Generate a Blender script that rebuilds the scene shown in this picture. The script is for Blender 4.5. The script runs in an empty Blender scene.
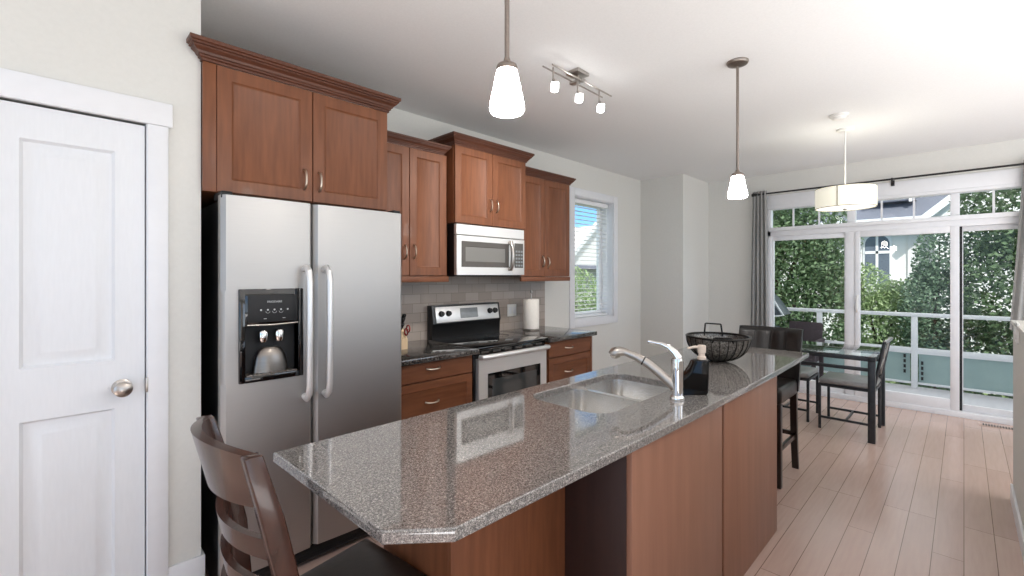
import bpy, bmesh, math, random
from mathutils import Vector, Matrix
random.seed(7)
S = bpy.context.scene
COL = S.collection
PI = math.pi
H = 2.73                                   # ceiling height

# ------------------------------------------------------------------ camera
cam_d = bpy.data.cameras.new('camera'); cam = bpy.data.objects.new('camera', cam_d); COL.objects.link(cam)
cam_d.sensor_width = 36.0; cam_d.lens = 16.0; cam_d.shift_y = -12/1024; cam_d.clip_start = .02
cam.location = (0, 0, 1.43); cam.rotation_euler = (PI/2, 0, math.radians(44.8 - 90))
S.camera = cam
# ------------------------------------------------------------------ world, sun, exposure
S.view_settings.view_transform = 'Standard'; S.view_settings.look = 'None'
S.view_settings.exposure = 0.03; S.view_settings.gamma = 1.0; S.view_settings.use_curve_mapping = False
w = bpy.data.worlds.new('sky'); S.world = w; w.use_nodes = True
nt = w.node_tree; bg = nt.nodes['Background']
tc = nt.nodes.new('ShaderNodeTexCoord'); sx = nt.nodes.new('ShaderNodeSeparateXYZ')
rp = nt.nodes.new('ShaderNodeValToRGB'); nt.links.new(tc.outputs['Generated'], sx.inputs[0]); nt.links.new(sx.outputs['Z'], rp.inputs[0])
e = rp.color_ramp.elements; e[0].position = .0; e[0].color = (.55, .75, .96, 1); e[1].position = .30; e[1].color = (.14, .40, .86, 1)
n_ = e.new(.12); n_.color = (.22, .50, .90, 1)
cn = nt.nodes.new('ShaderNodeTexNoise'); cn.inputs['Scale'].default_value = 3.2; cn.inputs['Detail'].default_value = 6
ad = nt.nodes.new('ShaderNodeMath'); ad.operation = 'MULTIPLY_ADD'; ad.inputs[1].default_value = 1.1      # cloud cover thickens overhead
cr = nt.nodes.new('ShaderNodeValToRGB'); cr.color_ramp.elements[0].position = .72; cr.color_ramp.elements[1].position = .84
mx = nt.nodes.new('ShaderNodeMixRGB'); mx.inputs[2].default_value = (.93, .94, .96, 1)
nt.links.new(tc.outputs['Generated'], cn.inputs['Vector']); nt.links.new(sx.outputs['Z'], ad.inputs[0]); nt.links.new(cn.outputs[0], ad.inputs[2]); nt.links.new(ad.outputs[0], cr.inputs[0])
nt.links.new(cr.outputs[0], mx.inputs[0]); nt.links.new(rp.outputs[0], mx.inputs[1]); nt.links.new(mx.outputs[0], bg.inputs[0])
bg.inputs[1].default_value = 1.9
sd = bpy.data.lights.new('sun', 'SUN'); sun = bpy.data.objects.new('sun', sd); COL.objects.link(sun)
sd.energy = 4.5; sd.angle = .02; sd.color = (1, .96, .9); sun.rotation_euler = (math.radians(50), 0, math.radians(-58))

def area(name, loc, rot, sx_, sy_, e, color=(1, 1, 1)):
    d = bpy.data.lights.new(name, 'AREA'); d.shape = 'RECTANGLE'; d.size = sx_; d.size_y = sy_; d.energy = e; d.color = color
    o = bpy.data.objects.new(name, d); COL.objects.link(o); o.location = loc; o.rotation_euler = rot
    return o
# area lights added as fill, out of view in the rear and side wall openings
area('rear_fill_light', (-3.15, .55, 1.45), (0, -PI/2, 0), 2.1, 2.8, 9, (1, .99, .975))
area('side_fill_light', (-1.1, -3.35, 1.45), (PI/2, 0, 0), 3.0, 2.1, 10, (1, .99, .975))
area('side_fill_light', (4.1, -3.35, 1.45), (PI/2, 0, 0), 3.0, 2.1, 42, (1, .99, .975))
area('ceiling_bounce_light', (1.6, -1.75, .30), (PI, 0, 0), 6.0, 2.1, 160, (.98, .99, 1))  # added uplight that brightens the ceiling; the room has no such lamp

# ------------------------------------------------------------------ materials
def lin(c):
    c /= 255.0
    return c/12.92 if c <= .04045 else ((c + .055)/1.055)**2.4
def rgb(r, g, b): return (lin(r), lin(g), lin(b), 1)
def mat(name, color, rough=.5, metal=0.0, spec=.5, trans=0.0, emit=0.0, coat=0.0, ior=1.5):
    m = bpy.data.materials.new(name); m.use_nodes = True
    b = m.node_tree.nodes['Principled BSDF']
    b.inputs['Base Color'].default_value = color; b.inputs['Roughness'].default_value = rough
    b.inputs['Metallic'].default_value = metal; b.inputs['Specular IOR Level'].default_value = spec
    b.inputs['Transmission Weight'].default_value = trans; b.inputs['IOR'].default_value = ior
    b.inputs['Coat Weight'].default_value = coat
    if emit:
        b.inputs['Emission Color'].default_value = color; b.inputs['Emission Strength'].default_value = emit
    return m
def N(m, t): return m.node_tree.nodes.new(t)
def L(m, a, b): m.node_tree.links.new(a, b)
def bsdf(m): return m.node_tree.nodes['Principled BSDF']
def coords(m, scale=(1, 1, 1), kind='Object'):
    t = N(m, 'ShaderNodeTexCoord'); p = N(m, 'ShaderNodeMapping'); L(m, t.outputs[kind], p.inputs[0]); p.inputs['Scale'].default_value = scale
    return p.outputs[0]
def ramp(m, fac, stops):
    r = N(m, 'ShaderNodeValToRGB'); L(m, fac, r.inputs[0]); e = r.color_ramp.elements
    e[0].position, e[0].color = stops[0]; e[1].position, e[1].color = stops[1]
    for p, c in stops[2:]:
        n = e.new(p); n.color = c
    return r.outputs[0]
def noise(m, vec, scale, detail=4, rough=.5):
    n = N(m, 'ShaderNodeTexNoise'); L(m, vec, n.inputs['Vector']); n.inputs['Scale'].default_value = scale
    n.inputs['Detail'].default_value = detail; n.inputs['Roughness'].default_value = rough
    return n.outputs[0]
def bump(m, h, strength=.2, dist=.01):
    b = N(m, 'ShaderNodeBump'); b.inputs['Strength'].default_value = strength; b.inputs['Distance'].default_value = dist
    L(m, h, b.inputs['Height']); L(m, b.outputs[0], bsdf(m).inputs['Normal'])
def mottled(name, c1, c2, scale=8, stretch=(1, 1, 1), rough=.5, bmp=0.0, **k):
    m = mat(name, c1, rough, **k); v = coords(m, stretch); f = noise(m, v, scale)
    L(m, ramp(m, f, [(.3, c1), (.7, c2)]), bsdf(m).inputs['Base Color'])
    if bmp: bump(m, f, bmp, .004)
    return m
def front_fresnel(m, ior, mix):               # reflect on the outer face only; the inner face of a thin pane just transmits
    fr = N(m, 'ShaderNodeFresnel'); fr.inputs[0].default_value = ior; ge = N(m, 'ShaderNodeNewGeometry')
    inv = N(m, 'ShaderNodeMath'); inv.operation = 'SUBTRACT'; inv.inputs[0].default_value = 1.0; L(m, ge.outputs['Backfacing'], inv.inputs[1])
    mu = N(m, 'ShaderNodeMath'); mu.operation = 'MULTIPLY'; L(m, fr.outputs[0], mu.inputs[0]); L(m, inv.outputs[0], mu.inputs[1]); L(m, mu.outputs[0], mix.inputs[0])
M = {}
M['wall'] = mottled('wall_paint', rgb(217, 215, 209), rgb(220, 218, 212), 60, rough=.85, bmp=.03)
M['ceiling'] = mottled('ceiling_paint', rgb(232, 232, 231), rgb(236, 236, 235), 90, rough=.9, bmp=.05)
M['trim'] = mottled('white_trim_paint', rgb(229, 229, 231), rgb(232, 232, 234), 20, rough=.45)
M['door'] = mottled('white_door_paint', rgb(226, 227, 229), rgb(229, 230, 232), 14, (8, 8, 1), rough=.4, bmp=.04)
M['frame'] = mottled('white_vinyl', rgb(232, 232, 234), rgb(236, 236, 238), 20, rough=.35)
M['wood'] = mottled('cherry_maple_stain', rgb(110, 65, 41), rgb(130, 80, 52), 5, (9, 9, .9), rough=.44, coat=.03, spec=.38)
M['wood_h'] = mottled('cherry_maple_stain_horizontal', rgb(108, 64, 41), rgb(127, 79, 52), 5, (.9, 9, 9), rough=.44, coat=.03, spec=.38)
M['crown'] = mottled('cherry_crown', rgb(80, 44, 29), rgb(96, 55, 37), 5, (.9, 9, 9), rough=.42, coat=.05)
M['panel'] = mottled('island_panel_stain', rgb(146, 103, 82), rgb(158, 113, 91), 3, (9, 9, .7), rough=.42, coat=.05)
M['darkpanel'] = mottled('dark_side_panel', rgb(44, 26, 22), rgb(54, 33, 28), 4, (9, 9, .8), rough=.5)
M['shadowgap'] = mottled('dark_cabinet_gap', rgb(32, 20, 15), rgb(38, 24, 18), 9, rough=.7)
M['nickel'] = mottled('satin_nickel', rgb(200, 186, 170), rgb(208, 195, 180), 40, rough=.28, metal=1.0)
M['chrome'] = mottled('polished_chrome', rgb(225, 224, 222), rgb(232, 231, 230), 10, rough=.08, metal=1.0)
M['brushed'] = mottled('brushed_nickel', rgb(176, 170, 164), rgb(186, 180, 174), 40, (1, 1, 8), rough=.3, metal=1.0)
def stainless(name, c1, c2, rough):
    m = mat(name, c1, rough, 1.0); v = coords(m, (1.5, 1.5, 160)); f = noise(m, v, 3, 3)
    L(m, ramp(m, f, [(.3, c1), (.7, c2)]), bsdf(m).inputs['Base Color'])
    bsdf(m).inputs['Anisotropic'].default_value = .3
    L(m, ramp(m, f, [(.2, (rough*.97,)*3 + (1,)), (.8, (rough*1.03,)*3 + (1,))]), bsdf(m).inputs['Roughness'])
    return m
M['steel'] = stainless('brushed_stainless', rgb(176, 173, 170), rgb(179, 176, 173), .48)
M['steel_light'] = stainless('bright_stainless', rgb(226, 225, 223), rgb(231, 230, 228), .36); bsdf(M['steel_light']).inputs['Metallic'].default_value = .55
M['darksteel'] = stainless('dark_stainless', rgb(128, 122, 116), rgb(136, 130, 124), .3)
M['sinksteel'] = stainless('sink_stainless', rgb(226, 224, 221), rgb(229, 227, 224), .25); bsdf(M['sinksteel']).inputs['Metallic'].default_value = .92
M['black'] = mottled('black_enamel', rgb(16, 16, 17), rgb(20, 20, 21), 20, rough=.3)
M['blackmatte'] = mottled('black_matte', rgb(20, 20, 21), rgb(25, 25, 26), 30, rough=.6)
M['blackgloss'] = mottled('black_gloss', rgb(10, 10, 11), rgb(13, 13, 14), 20, rough=.06, coat=.5)
M['ovenglass'] = mottled('oven_glass', rgb(52, 56, 57), rgb(58, 62, 63), 6, rough=.1, coat=.6)
M['mwglass'] = mottled('microwave_window', rgb(120, 118, 114), rgb(128, 126, 122), 300, rough=.25)
M['mwframe'] = mottled('microwave_window_frame', rgb(84, 80, 76), rgb(88, 84, 80), 30, rough=.25)
M['display'] = mottled('display_grey', rgb(132, 136, 138), rgb(140, 144, 146), 30, rough=.25)
M['icon'] = mat('icon_print', rgb(190, 190, 190), .5)
M['plastic'] = mottled('white_plastic', rgb(233, 231, 226), rgb(236, 234, 229), 20, rough=.35)
M['paper'] = mottled('paper_towel', rgb(240, 232, 222), rgb(246, 239, 230), 60, rough=.9, bmp=.25)
M['lightwood'] = mottled('pale_wood_block', rgb(214, 184, 146), rgb(226, 198, 160), 8, (8, 8, 1), rough=.5)
M['registerwood'] = mottled('pale_register_wood', rgb(196, 168, 156), rgb(204, 178, 166), 8, rough=.4)
M['red'] = mottled('red_handle', rgb(150, 36, 30), rgb(160, 42, 34), 20, rough=.4)
M['espresso'] = mottled('espresso_wood', rgb(46, 26, 20), rgb(66, 38, 29), 7, (4, 4, 1.2), rough=.25, coat=.3)
M['espressodark'] = mottled('dark_espresso_wood', rgb(26, 17, 15), rgb(36, 24, 20), 7, (4, 4, 1.2), rough=.3, coat=.2)
M['seatleather'] = mottled('dark_brown_leather', rgb(32, 26, 24), rgb(40, 33, 30), 60, rough=.42, bmp=.12)
M['leather'] = mottled('black_leather', rgb(20, 18, 17), rgb(30, 26, 25), 70, rough=.28, bmp=.15)
M['seatgrey'] = mottled('grey_vinyl', rgb(140, 138, 137), rgb(150, 148, 147), 50, rough=.3, bmp=.08)
M['gunmetal'] = mottled('dark_grey_metal', rgb(52, 54, 57), rgb(60, 62, 65), 30, rough=.4, metal=.5)
M['chairback'] = mottled('pale_steel_rod', rgb(170, 168, 166), rgb(182, 180, 178), 30, rough=.3, metal=.8)
M['curtain'] = mottled('grey_curtain_cloth', rgb(146, 145, 143), rgb(156, 155, 152), 120, (1, 1, .3), rough=.9, bmp=.15)
M['curtainpale'] = mottled('pale_curtain_cloth', rgb(156, 155, 152), rgb(166, 165, 162), 120, (1, 1, .3), rough=.9, bmp=.15)
M['rod'] = mottled('black_iron', rgb(22, 20, 20), rgb(28, 26, 25), 30, rough=.4)
M['lampmetal'] = mottled('dark_brushed_nickel', rgb(140, 130, 122), rgb(150, 140, 132), 40, (1, 1, 8), rough=.32, metal=1.0)
M['shade'] = mat('lit_glass_shade', rgb(255, 250, 244), .4, emit=55)
M['bulb'] = mat('lit_bulb', rgb(255, 252, 246), .3, emit=25)
M['crystal'] = mat('lit_crystal_glass', rgb(250, 250, 250), .1, emit=13)
m = mat('lit_drum_fabric', rgb(246, 242, 224), .9, emit=.42); v = coords(m, (1, 1, 1))
L(m, ramp(m, noise(m, v, 90), [(.3, rgb(243, 239, 219)), (.7, rgb(249, 246, 229))]), bsdf(m).inputs['Base Color']); M['drum'] = m
M['diffuser'] = mat('lit_diffuser', rgb(255, 252, 244), .5, emit=.9)
M['drumtrim'] = mottled('drum_edge_trim', rgb(150, 146, 134), rgb(160, 156, 142), 30, rough=.6)
m = mat('clear_glass', (1, 1, 1, 1), 0.0)
g = N(m, 'ShaderNodeBsdfGlossy'); g.inputs['Roughness'].default_value = .01; tr = N(m, 'ShaderNodeBsdfTransparent'); tr.inputs[0].default_value = (.94, .96, .96, 1)
ms = N(m, 'ShaderNodeMixShader'); front_fresnel(m, 1.3, ms); L(m, tr.outputs[0], ms.inputs[1]); L(m, g.outputs[0], ms.inputs[2]); L(m, ms.outputs[0], m.node_tree.nodes['Material Output'].inputs[0]); M['glass'] = m
m = mat('table_glass', (1, 1, 1, 1), 0.0)
g = N(m, 'ShaderNodeBsdfGlossy'); g.inputs['Roughness'].default_value = .02; tr = N(m, 'ShaderNodeBsdfTransparent'); tr.inputs[0].default_value = (.88, .93, .92, 1)
ms = N(m, 'ShaderNodeMixShader'); front_fresnel(m, 1.9, ms); L(m, tr.outputs[0], ms.inputs[1]); L(m, g.outputs[0], ms.inputs[2]); L(m, ms.outputs[0], m.node_tree.nodes['Material Output'].inputs[0]); M['tableglass'] = m
M['frosted'] = mottled('frosted_teal_glass', rgb(150, 172, 170), rgb(158, 180, 177), 6, rough=.35)
M['slat'] = mottled('white_blind_slat', rgb(240, 240, 240), rgb(243, 243, 243), 20, rough=.5)
# granite
m = mat('grey_granite', rgb(110, 108, 106), .05, spec=.6, ior=2.15); v = coords(m)
vo = N(m, 'ShaderNodeTexVoronoi'); vo.inputs['Scale'].default_value = 480; L(m, v, vo.inputs['Vector'])
n1 = noise(m, v, 150, 5, .65)
sp = N(m, 'ShaderNodeSeparateColor'); L(m, vo.outputs['Color'], sp.inputs[0])
ma = N(m, 'ShaderNodeMath'); ma.operation = 'MULTIPLY_ADD'; L(m, sp.outputs[0], ma.inputs[0]); ma.inputs[1].default_value = .55; L(m, n1, ma.inputs[2])
mb_ = N(m, 'ShaderNodeMath'); mb_.operation = 'SUBTRACT'; L(m, ma.outputs[0], mb_.inputs[0]); mb_.inputs[1].default_value = .28
L(m, ramp(m, mb_.outputs[0], [(.15, rgb(70, 68, 66)), (.42, rgb(110, 106, 103)), (.62, rgb(136, 131, 127)), (.85, rgb(188, 181, 175))]), bsdf(m).inputs['Base Color'])
M['granite'] = m
m = mat('dark_granite', rgb(60, 58, 56), .06, spec=.55, ior=1.7); v = coords(m)
vo = N(m, 'ShaderNodeTexVoronoi'); vo.inputs['Scale'].default_value = 260; L(m, v, vo.inputs['Vector']); sp = N(m, 'ShaderNodeSeparateColor'); L(m, vo.outputs['Color'], sp.inputs[0])
L(m, ramp(m, sp.outputs[0], [(.25, rgb(30, 29, 29)), (.6, rgb(62, 59, 57)), (.9, rgb(120, 114, 108))]), bsdf(m).inputs['Base Color']); M['granitedark'] = m
# floor planks
m = mat('plank_floor', rgb(188, 162, 150), .22, spec=.5)
v = coords(m); br = N(m, 'ShaderNodeTexBrick'); L(m, v, br.inputs['Vector'])
br.inputs['Scale'].default_value = 1; br.inputs['Brick Width'].default_value = 1.22; br.inputs['Row Height'].default_value = .118
br.inputs['Mortar Size'].default_value = .0016; br.inputs['Mortar Smooth'].default_value = .2; br.offset = .37; br.offset_frequency = 3
br.inputs['Color1'].default_value = rgb(196, 169, 157); br.inputs['Color2'].default_value = rgb(206, 180, 168); br.inputs['Mortar'].default_value = rgb(112, 90, 81)
gr = noise(m, coords(m, (1.2, 14, 1)), 4, 5)
mxn = N(m, 'ShaderNodeMixRGB'); mxn.blend_type = 'MULTIPLY'; mxn.inputs[0].default_value = .5; L(m, br.outputs[0], mxn.inputs[1]); L(m, ramp(m, gr, [(.3, (.84, .82, .81, 1)), (.7, (1, 1, 1, 1))]), mxn.inputs[2])
L(m, mxn.outputs[0], bsdf(m).inputs['Base Color']); bump(m, br.outputs['Fac'], -.15, .002); M['floor'] = m
# subway tile
m = mat('subway_tile', rgb(168, 156, 148), .25)
t = N(m, 'ShaderNodeTexCoord'); sxx = N(m, 'ShaderNodeSeparateXYZ'); cb = N(m, 'ShaderNodeCombineXYZ'); L(m, t.outputs['Object'], sxx.inputs[0])
L(m, sxx.outputs['X'], cb.inputs[0]); L(m, sxx.outputs['Z'], cb.inputs[1])
br = N(m, 'ShaderNodeTexBrick'); L(m, cb.outputs[0], br.inputs['Vector']); br.inputs['Scale'].default_value = 1
br.inputs['Brick Width'].default_value = .155; br.inputs['Row Height'].default_value = .0755; br.inputs['Mortar Size'].default_value = .0018
br.inputs['Color1'].default_value = rgb(156, 143, 133); br.inputs['Color2'].default_value = rgb(174, 161, 151); br.inputs['Mortar'].default_value = rgb(132, 121, 113)
L(m, br.outputs[0], bsdf(m).inputs['Base Color']); bump(m, br.outputs['Fac'], -.3, .003); M['tile'] = m
# outdoors
def leafmat(name, c1, c2):
    m = mat(name, c1, .5); gi = N(m, 'ShaderNodeNewGeometry')
    L(m, ramp(m, gi.outputs['Random Per Island'], [(.0, c1), (1.0, c2)]), bsdf(m).inputs['Base Color'])
    tl = N(m, 'ShaderNodeBsdfTranslucent'); tl.inputs[0].default_value = c2; mxs = N(m, 'ShaderNodeMixShader'); mxs.inputs[0].default_value = .25
    L(m, bsdf(m).outputs[0], mxs.inputs[1]); L(m, tl.outputs[0], mxs.inputs[2]); L(m, mxs.outputs[0], m.node_tree.nodes['Material Output'].inputs[0])
    return m
M['leafdark'] = leafmat('dark_leaves', rgb(50, 74, 44), rgb(118, 142, 104))
M['leafmid'] = leafmat('mid_leaves', rgb(104, 130, 84), rgb(168, 188, 140))
M['leafcool'] = leafmat('cool_leaves', rgb(70, 96, 74), rgb(132, 156, 130))
M['bark'] = mottled('bark', rgb(70, 56, 46), rgb(92, 76, 62), 12, (4, 4, .6), rough=.9, bmp=.4)
M['grass'] = mottled('lawn', rgb(82, 102, 58), rgb(110, 128, 76), 6, rough=.95, bmp=.3)
M['stucco'] = mottled('white_stucco', rgb(226, 224, 222), rgb(232, 230, 228), 30, rough=.9, bmp=.05)
M['siding'] = mottled('grey_siding', rgb(212, 210, 210), rgb(220, 218, 218), 8, (.3, .3, 30), rough=.8)
M['roof'] = mottled('slate_shingles', rgb(96, 100, 112), rgb(114, 118, 130), 14, (3, 3, 3), rough=.85, bmp=.2)
M['deck'] = mottled('pale_deck', rgb(206, 203, 208), rgb(216, 213, 217), 4, (1, 8, 1), rough=.5)
M['winglass'] = mottled('dark_window_glass', rgb(92, 100, 112), rgb(112, 120, 132), 2, rough=.08)
M['bbq'] = mottled('dark_grill_enamel', rgb(66, 76, 84), rgb(76, 86, 94), 20, rough=.35)
M['plum'] = mottled('dark_wicker', rgb(52, 42, 46), rgb(70, 56, 60), 30, (1, 1, 4), rough=.7, bmp=.4)
M['basket'] = mottled('pewter_mesh', rgb(66, 64, 62), rgb(150, 146, 140), 110, rough=.32, metal=.8, bmp=.5)
M['basketrim'] = mottled('pewter_wire', rgb(40, 39, 38), rgb(56, 54, 52), 60, rough=.3, metal=.9)
M['soap'] = mottled('black_soap_bottle', rgb(3, 3, 4), rgb(5, 5, 6), 20, rough=.08, spec=.3)
M['pump'] = mottled('beige_pump', rgb(214, 196, 180), rgb(222, 205, 190), 30, rough=.3)

# ------------------------------------------------------------------ mesh builder
class MB:
    def __init__(s): s.bm = bmesh.new()
    def poly(s, pts):
        try: return s.bm.faces.new([s.bm.verts.new(p) for p in pts])
        except ValueError: return None
    def box(s, x0, x1, y0, y1, z0, z1, bev=0.0, seg=2):
        x0, x1 = min(x0, x1), max(x0, x1); y0, y1 = min(y0, y1), max(y0, y1); z0, z1 = min(z0, z1), max(z0, z1)
        v = [s.bm.verts.new(p) for p in ((x0, y0, z0), (x1, y0, z0), (x1, y1, z0), (x0, y1, z0), (x0, y0, z1), (x1, y0, z1), (x1, y1, z1), (x0, y1, z1))]
        fs = [s.bm.faces.new([v[i] for i in f]) for f in ((3, 2, 1, 0), (4, 5, 6, 7), (0, 1, 5, 4), (1, 2, 6, 5), (2, 3, 7, 6), (3, 0, 4, 7))]
        if bev > 0:
            es = list({e for f in fs for e in f.edges})
            bmesh.ops.bevel(s.bm, geom=es, offset=bev, segments=seg, profile=.5, affect='EDGES')
        return s
    def bar(s, p, q, a, b=None, up=(0, 0, 1), bev=0.0):          # rectangular bar from p to q
        p, q = Vector(p), Vector(q); b = a if b is None else b
        d = (q - p).normalized(); u = Vector(up)
        if abs(d.dot(u)) > .98: u = Vector((1, 0, 0))
        r = d.cross(u).normalized(); u = r.cross(d).normalized()
        c = [(-a/2, -b/2), (a/2, -b/2), (a/2, b/2), (-a/2, b/2)]
        v0 = [s.bm.verts.new(p + r*i + u*j) for i, j in c]; v1 = [s.bm.verts.new(q + r*i + u*j) for i, j in c]
        fs = [s.bm.faces.new(v0[::-1]), s.bm.faces.new(v1)] + [s.bm.faces.new([v0[i], v0[(i+1) % 4], v1[(i+1) % 4], v1[i]]) for i in range(4)]
        if bev > 0: bmesh.ops.bevel(s.bm, geom=list({e for f in fs for e in f.edges}), offset=bev, segments=2, profile=.5, affect='EDGES')
        return s
    def tube(s, pts, r, n=10, cap=True, flat=1.0):
        pts = [Vector(p) for p in pts]; k = len(pts); rs = r if isinstance(r, (list, tuple)) else [r]*k
        rings = []; prev = None
        for i, p in enumerate(pts):
            d = (pts[min(i+1, k-1)] - pts[max(i-1, 0)]).normalized()
            if prev is None:
                u = Vector((0, 0, 1)) if abs(d.z) < .9 else Vector((1, 0, 0)); a = d.cross(u).normalized()
            else:
                a = (prev - d*prev.dot(d)).normalized()
            prev = a; b = d.cross(a)
            rings.append([s.bm.verts.new(p + (a*math.cos(2*PI*j/n) + b*math.sin(2*PI*j/n)*flat)*rs[i]) for j in range(n)])
        for A, B in zip(rings, rings[1:]):
            for j in range(n): s.bm.faces.new([A[j], A[(j+1) % n], B[(j+1) % n], B[j]])
        if cap: s.bm.faces.new(rings[0][::-1]); s.bm.faces.new(rings[-1])
        return s
    def lathe(s, prof, c=(0, 0, 0), n=32, axis='z', sy=1.0):
        rings = []
        for r, z in prof:
            if r < 1e-6: ring = [s.bm.verts.new(s._ax(0, 0, z, c, axis))]
            else: ring = [s.bm.verts.new(s._ax(r*math.cos(2*PI*j/n), r*math.sin(2*PI*j/n)*sy, z, c, axis)) for j in range(n)]
            rings.append(ring)
        for A, B in zip(rings, rings[1:]):
            for j in range(n):
                f = [A[j % len(A)], A[(j+1) % len(A)], B[(j+1) % len(B)], B[j % len(B)]]
                u = []
                for x in f:
                    if x not in u: u.append(x)
                if len(u) > 2: s.bm.faces.new(u)
        return s
    def _ax(s, x, y, z, c, axis):
        if axis == 'z': p = (x, y, z)
        elif axis == 'y': p = (x, z, y)
        else: p = (z, x, y)
        return (p[0]+c[0], p[1]+c[1], p[2]+c[2])
    def prism(s, poly, z0, z1, axis='z', bev=0.0):                # polygon extruded along an axis
        f = {'z': lambda a, b, h: (a, b, h), 'y': lambda a, b, h: (a, h, b), 'x': lambda a, b, h: (h, a, b)}[axis]
        A = [s.bm.verts.new(f(a, b, z0)) for a, b in poly]; B = [s.bm.verts.new(f(a, b, z1)) for a, b in poly]; n = len(poly)
        fs = [s.bm.faces.new(A[::-1]), s.bm.faces.new(B)] + [s.bm.faces.new([A[i], A[(i+1) % n], B[(i+1) % n], B[i]]) for i in range(n)]
        if bev > 0: bmesh.ops.bevel(s.bm, geom=list(set(fs[0].edges) | set(fs[1].edges)), offset=bev, segments=2, profile=.5, affect='EDGES')
        return s
    def rings(s, x0, x1, z0, z1, y, prof, back):                  # door / drawer / panel facing -Y: prof = (inset, depth behind y)
        R = []
        for i, dpt in [(0, back)] + prof:
            R.append([s.bm.verts.new(p) for p in ((x0+i, y+dpt, z0+i), (x1-i, y+dpt, z0+i), (x1-i, y+dpt, z1-i), (x0+i, y+dpt, z1-i))])
        for A, B in zip(R, R[1:]):
            for j in range(4): s.bm.faces.new([A[j], A[(j+1) % 4], B[(j+1) % 4], B[j]])
        s.bm.faces.new(R[-1]); s.bm.faces.new(R[0][::-1])
        return s
    def ring_front(s, x0, x1, z0, z1, y, prof):                   # only the sunken / raised front, no back
        R = [[s.bm.verts.new(p) for p in ((x0+i, y+d, z0+i), (x1-i, y+d, z0+i), (x1-i, y+d, z1-i), (x0+i, y+d, z1-i))] for i, d in prof]
        for A, B in zip(R, R[1:]):
            for j in range(4): s.bm.faces.new([A[j], A[(j+1) % 4], B[(j+1) % 4], B[j]])
        s.bm.faces.new(R[-1])
        return s
    def sheet(s, fn, nu, nv, thick=0.0):                          # grid surface fn(u, v)
        V = [[s.bm.verts.new(fn(i/nu, j/nv)) for j in range(nv+1)] for i in range(nu+1)]
        fs = [s.bm.faces.new([V[i][j], V[i+1][j], V[i+1][j+1], V[i][j+1]]) for i in range(nu) for j in range(nv)]
        if thick:
            s.bm.normal_update(); bmesh.ops.solidify(s.bm, geom=fs, thickness=thick)
        return s
    def xf(s, mtx): bmesh.ops.transform(s.bm, matrix=mtx, verts=s.bm.verts); return s
ORG = {}
def obj(name, mb, material, parent=None, label=None, sharp=35, kind=None, recalc=True):
    bm = mb.bm
    if recalc: bmesh.ops.recalc_face_normals(bm, faces=bm.faces)
    me = bpy.data.meshes.new(name)
    off = ORG.get(parent.name) if parent else None
    if off is not None: bmesh.ops.translate(bm, verts=bm.verts, vec=-off)
    bm.to_mesh(me); bm.free()
    me.polygons.foreach_set('use_smooth', [True]*len(me.polygons)); me.set_sharp_from_angle(angle=math.radians(sharp))
    me.materials.append(material if not isinstance(material, str) else M[material])
    o = bpy.data.objects.new(name, me); COL.objects.link(o)
    if parent:
        o.parent = parent
        if off is not None: ORG[o.name] = off
    if label: o['label'] = label
    if kind: o['kind'] = kind
    return o
def thing(name, label, cat, loc=(0, 0, 0), rz=0.0, group=None, local=False):
    o = bpy.data.objects.new(name, None); COL.objects.link(o); o.location = loc; o.rotation_euler = (0, 0, rz); o.empty_display_size = .1
    o['label'] = label; o['category'] = cat
    if group: o['group'] = group
    if not local: ORG[o.name] = Vector(loc)
    return o
def tag(o, label, cat, group=None, kind=None):
    o['label'] = label; o['category'] = cat
    if group: o['group'] = group
    if kind: o['kind'] = kind
    return o
def struct(name, mb, m, parent=None, **k):
    o = obj(name, mb, m, parent, **k)
    if parent is None: o['kind'] = 'structure'
    return o
def copy_thing(root, loc, rz=None, label=None, group=None):
    r = root.copy(); COL.objects.link(r); r.location = loc
    if rz is not None: r.rotation_euler = (0, 0, rz)
    if label: r['label'] = label
    if group: r['group'] = group
    for ch in list(root.children):
        c = ch.copy(); COL.objects.link(c); c.parent = r
        for g_ in ch.children:
            d = g_.copy(); COL.objects.link(d); d.parent = c
    return r
def arc(c, r, a0, a1, n, plane='xz'):
    out = []
    for i in range(n+1):
        a = a0 + (a1-a0)*i/n; u, v_ = r*math.cos(a), r*math.sin(a)
        out.append({'xz': (c[0]+u, c[1], c[2]+v_), 'yz': (c[0], c[1]+u, c[2]+v_), 'xy': (c[0]+u, c[1]+v_, c[2])}[plane])
    return out
def text_mesh(body, size, extrude=.0004):
    cu = bpy.data.curves.new('lettering', 'FONT'); cu.body = body; cu.size = size; cu.extrude = extrude; cu.align_x = 'CENTER'; cu.align_y = 'CENTER'
    t_ = bpy.data.objects.new('lettering', cu); COL.objects.link(t_)
    bpy.context.view_layer.update()
    me = bpy.data.meshes.new_from_object(t_.evaluated_get(bpy.context.evaluated_depsgraph_get()))
    bpy.data.objects.remove(t_); b = MB(); b.bm.from_mesh(me); bpy.data.meshes.remove(me)
    return b

# ================================================================== SETTING
KW = 3.13; PW = 6.46                         # kitchen wall, patio wall planes
b = MB().box(-3.2, PW, -3.4, KW, -.08, 0); struct('floor', b, 'floor')
b = MB().box(-3.4, PW+.15, -3.6, KW+.2, H, H+.12); struct('ceiling', b, 'ceiling')
WX0, WX1, WZ0, WZ1 = 4.14, 4.955, .93, 2.345
b = MB().box(.46, WX0, KW, KW+.22, 0, H).box(WX1, PW, KW, KW+.22, 0, H).box(WX0, WX1, KW, KW+.22, 0, WZ0).box(WX0, WX1, KW, KW+.22, WZ1, H)
struct('wall_kitchen', b, 'wall')
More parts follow.
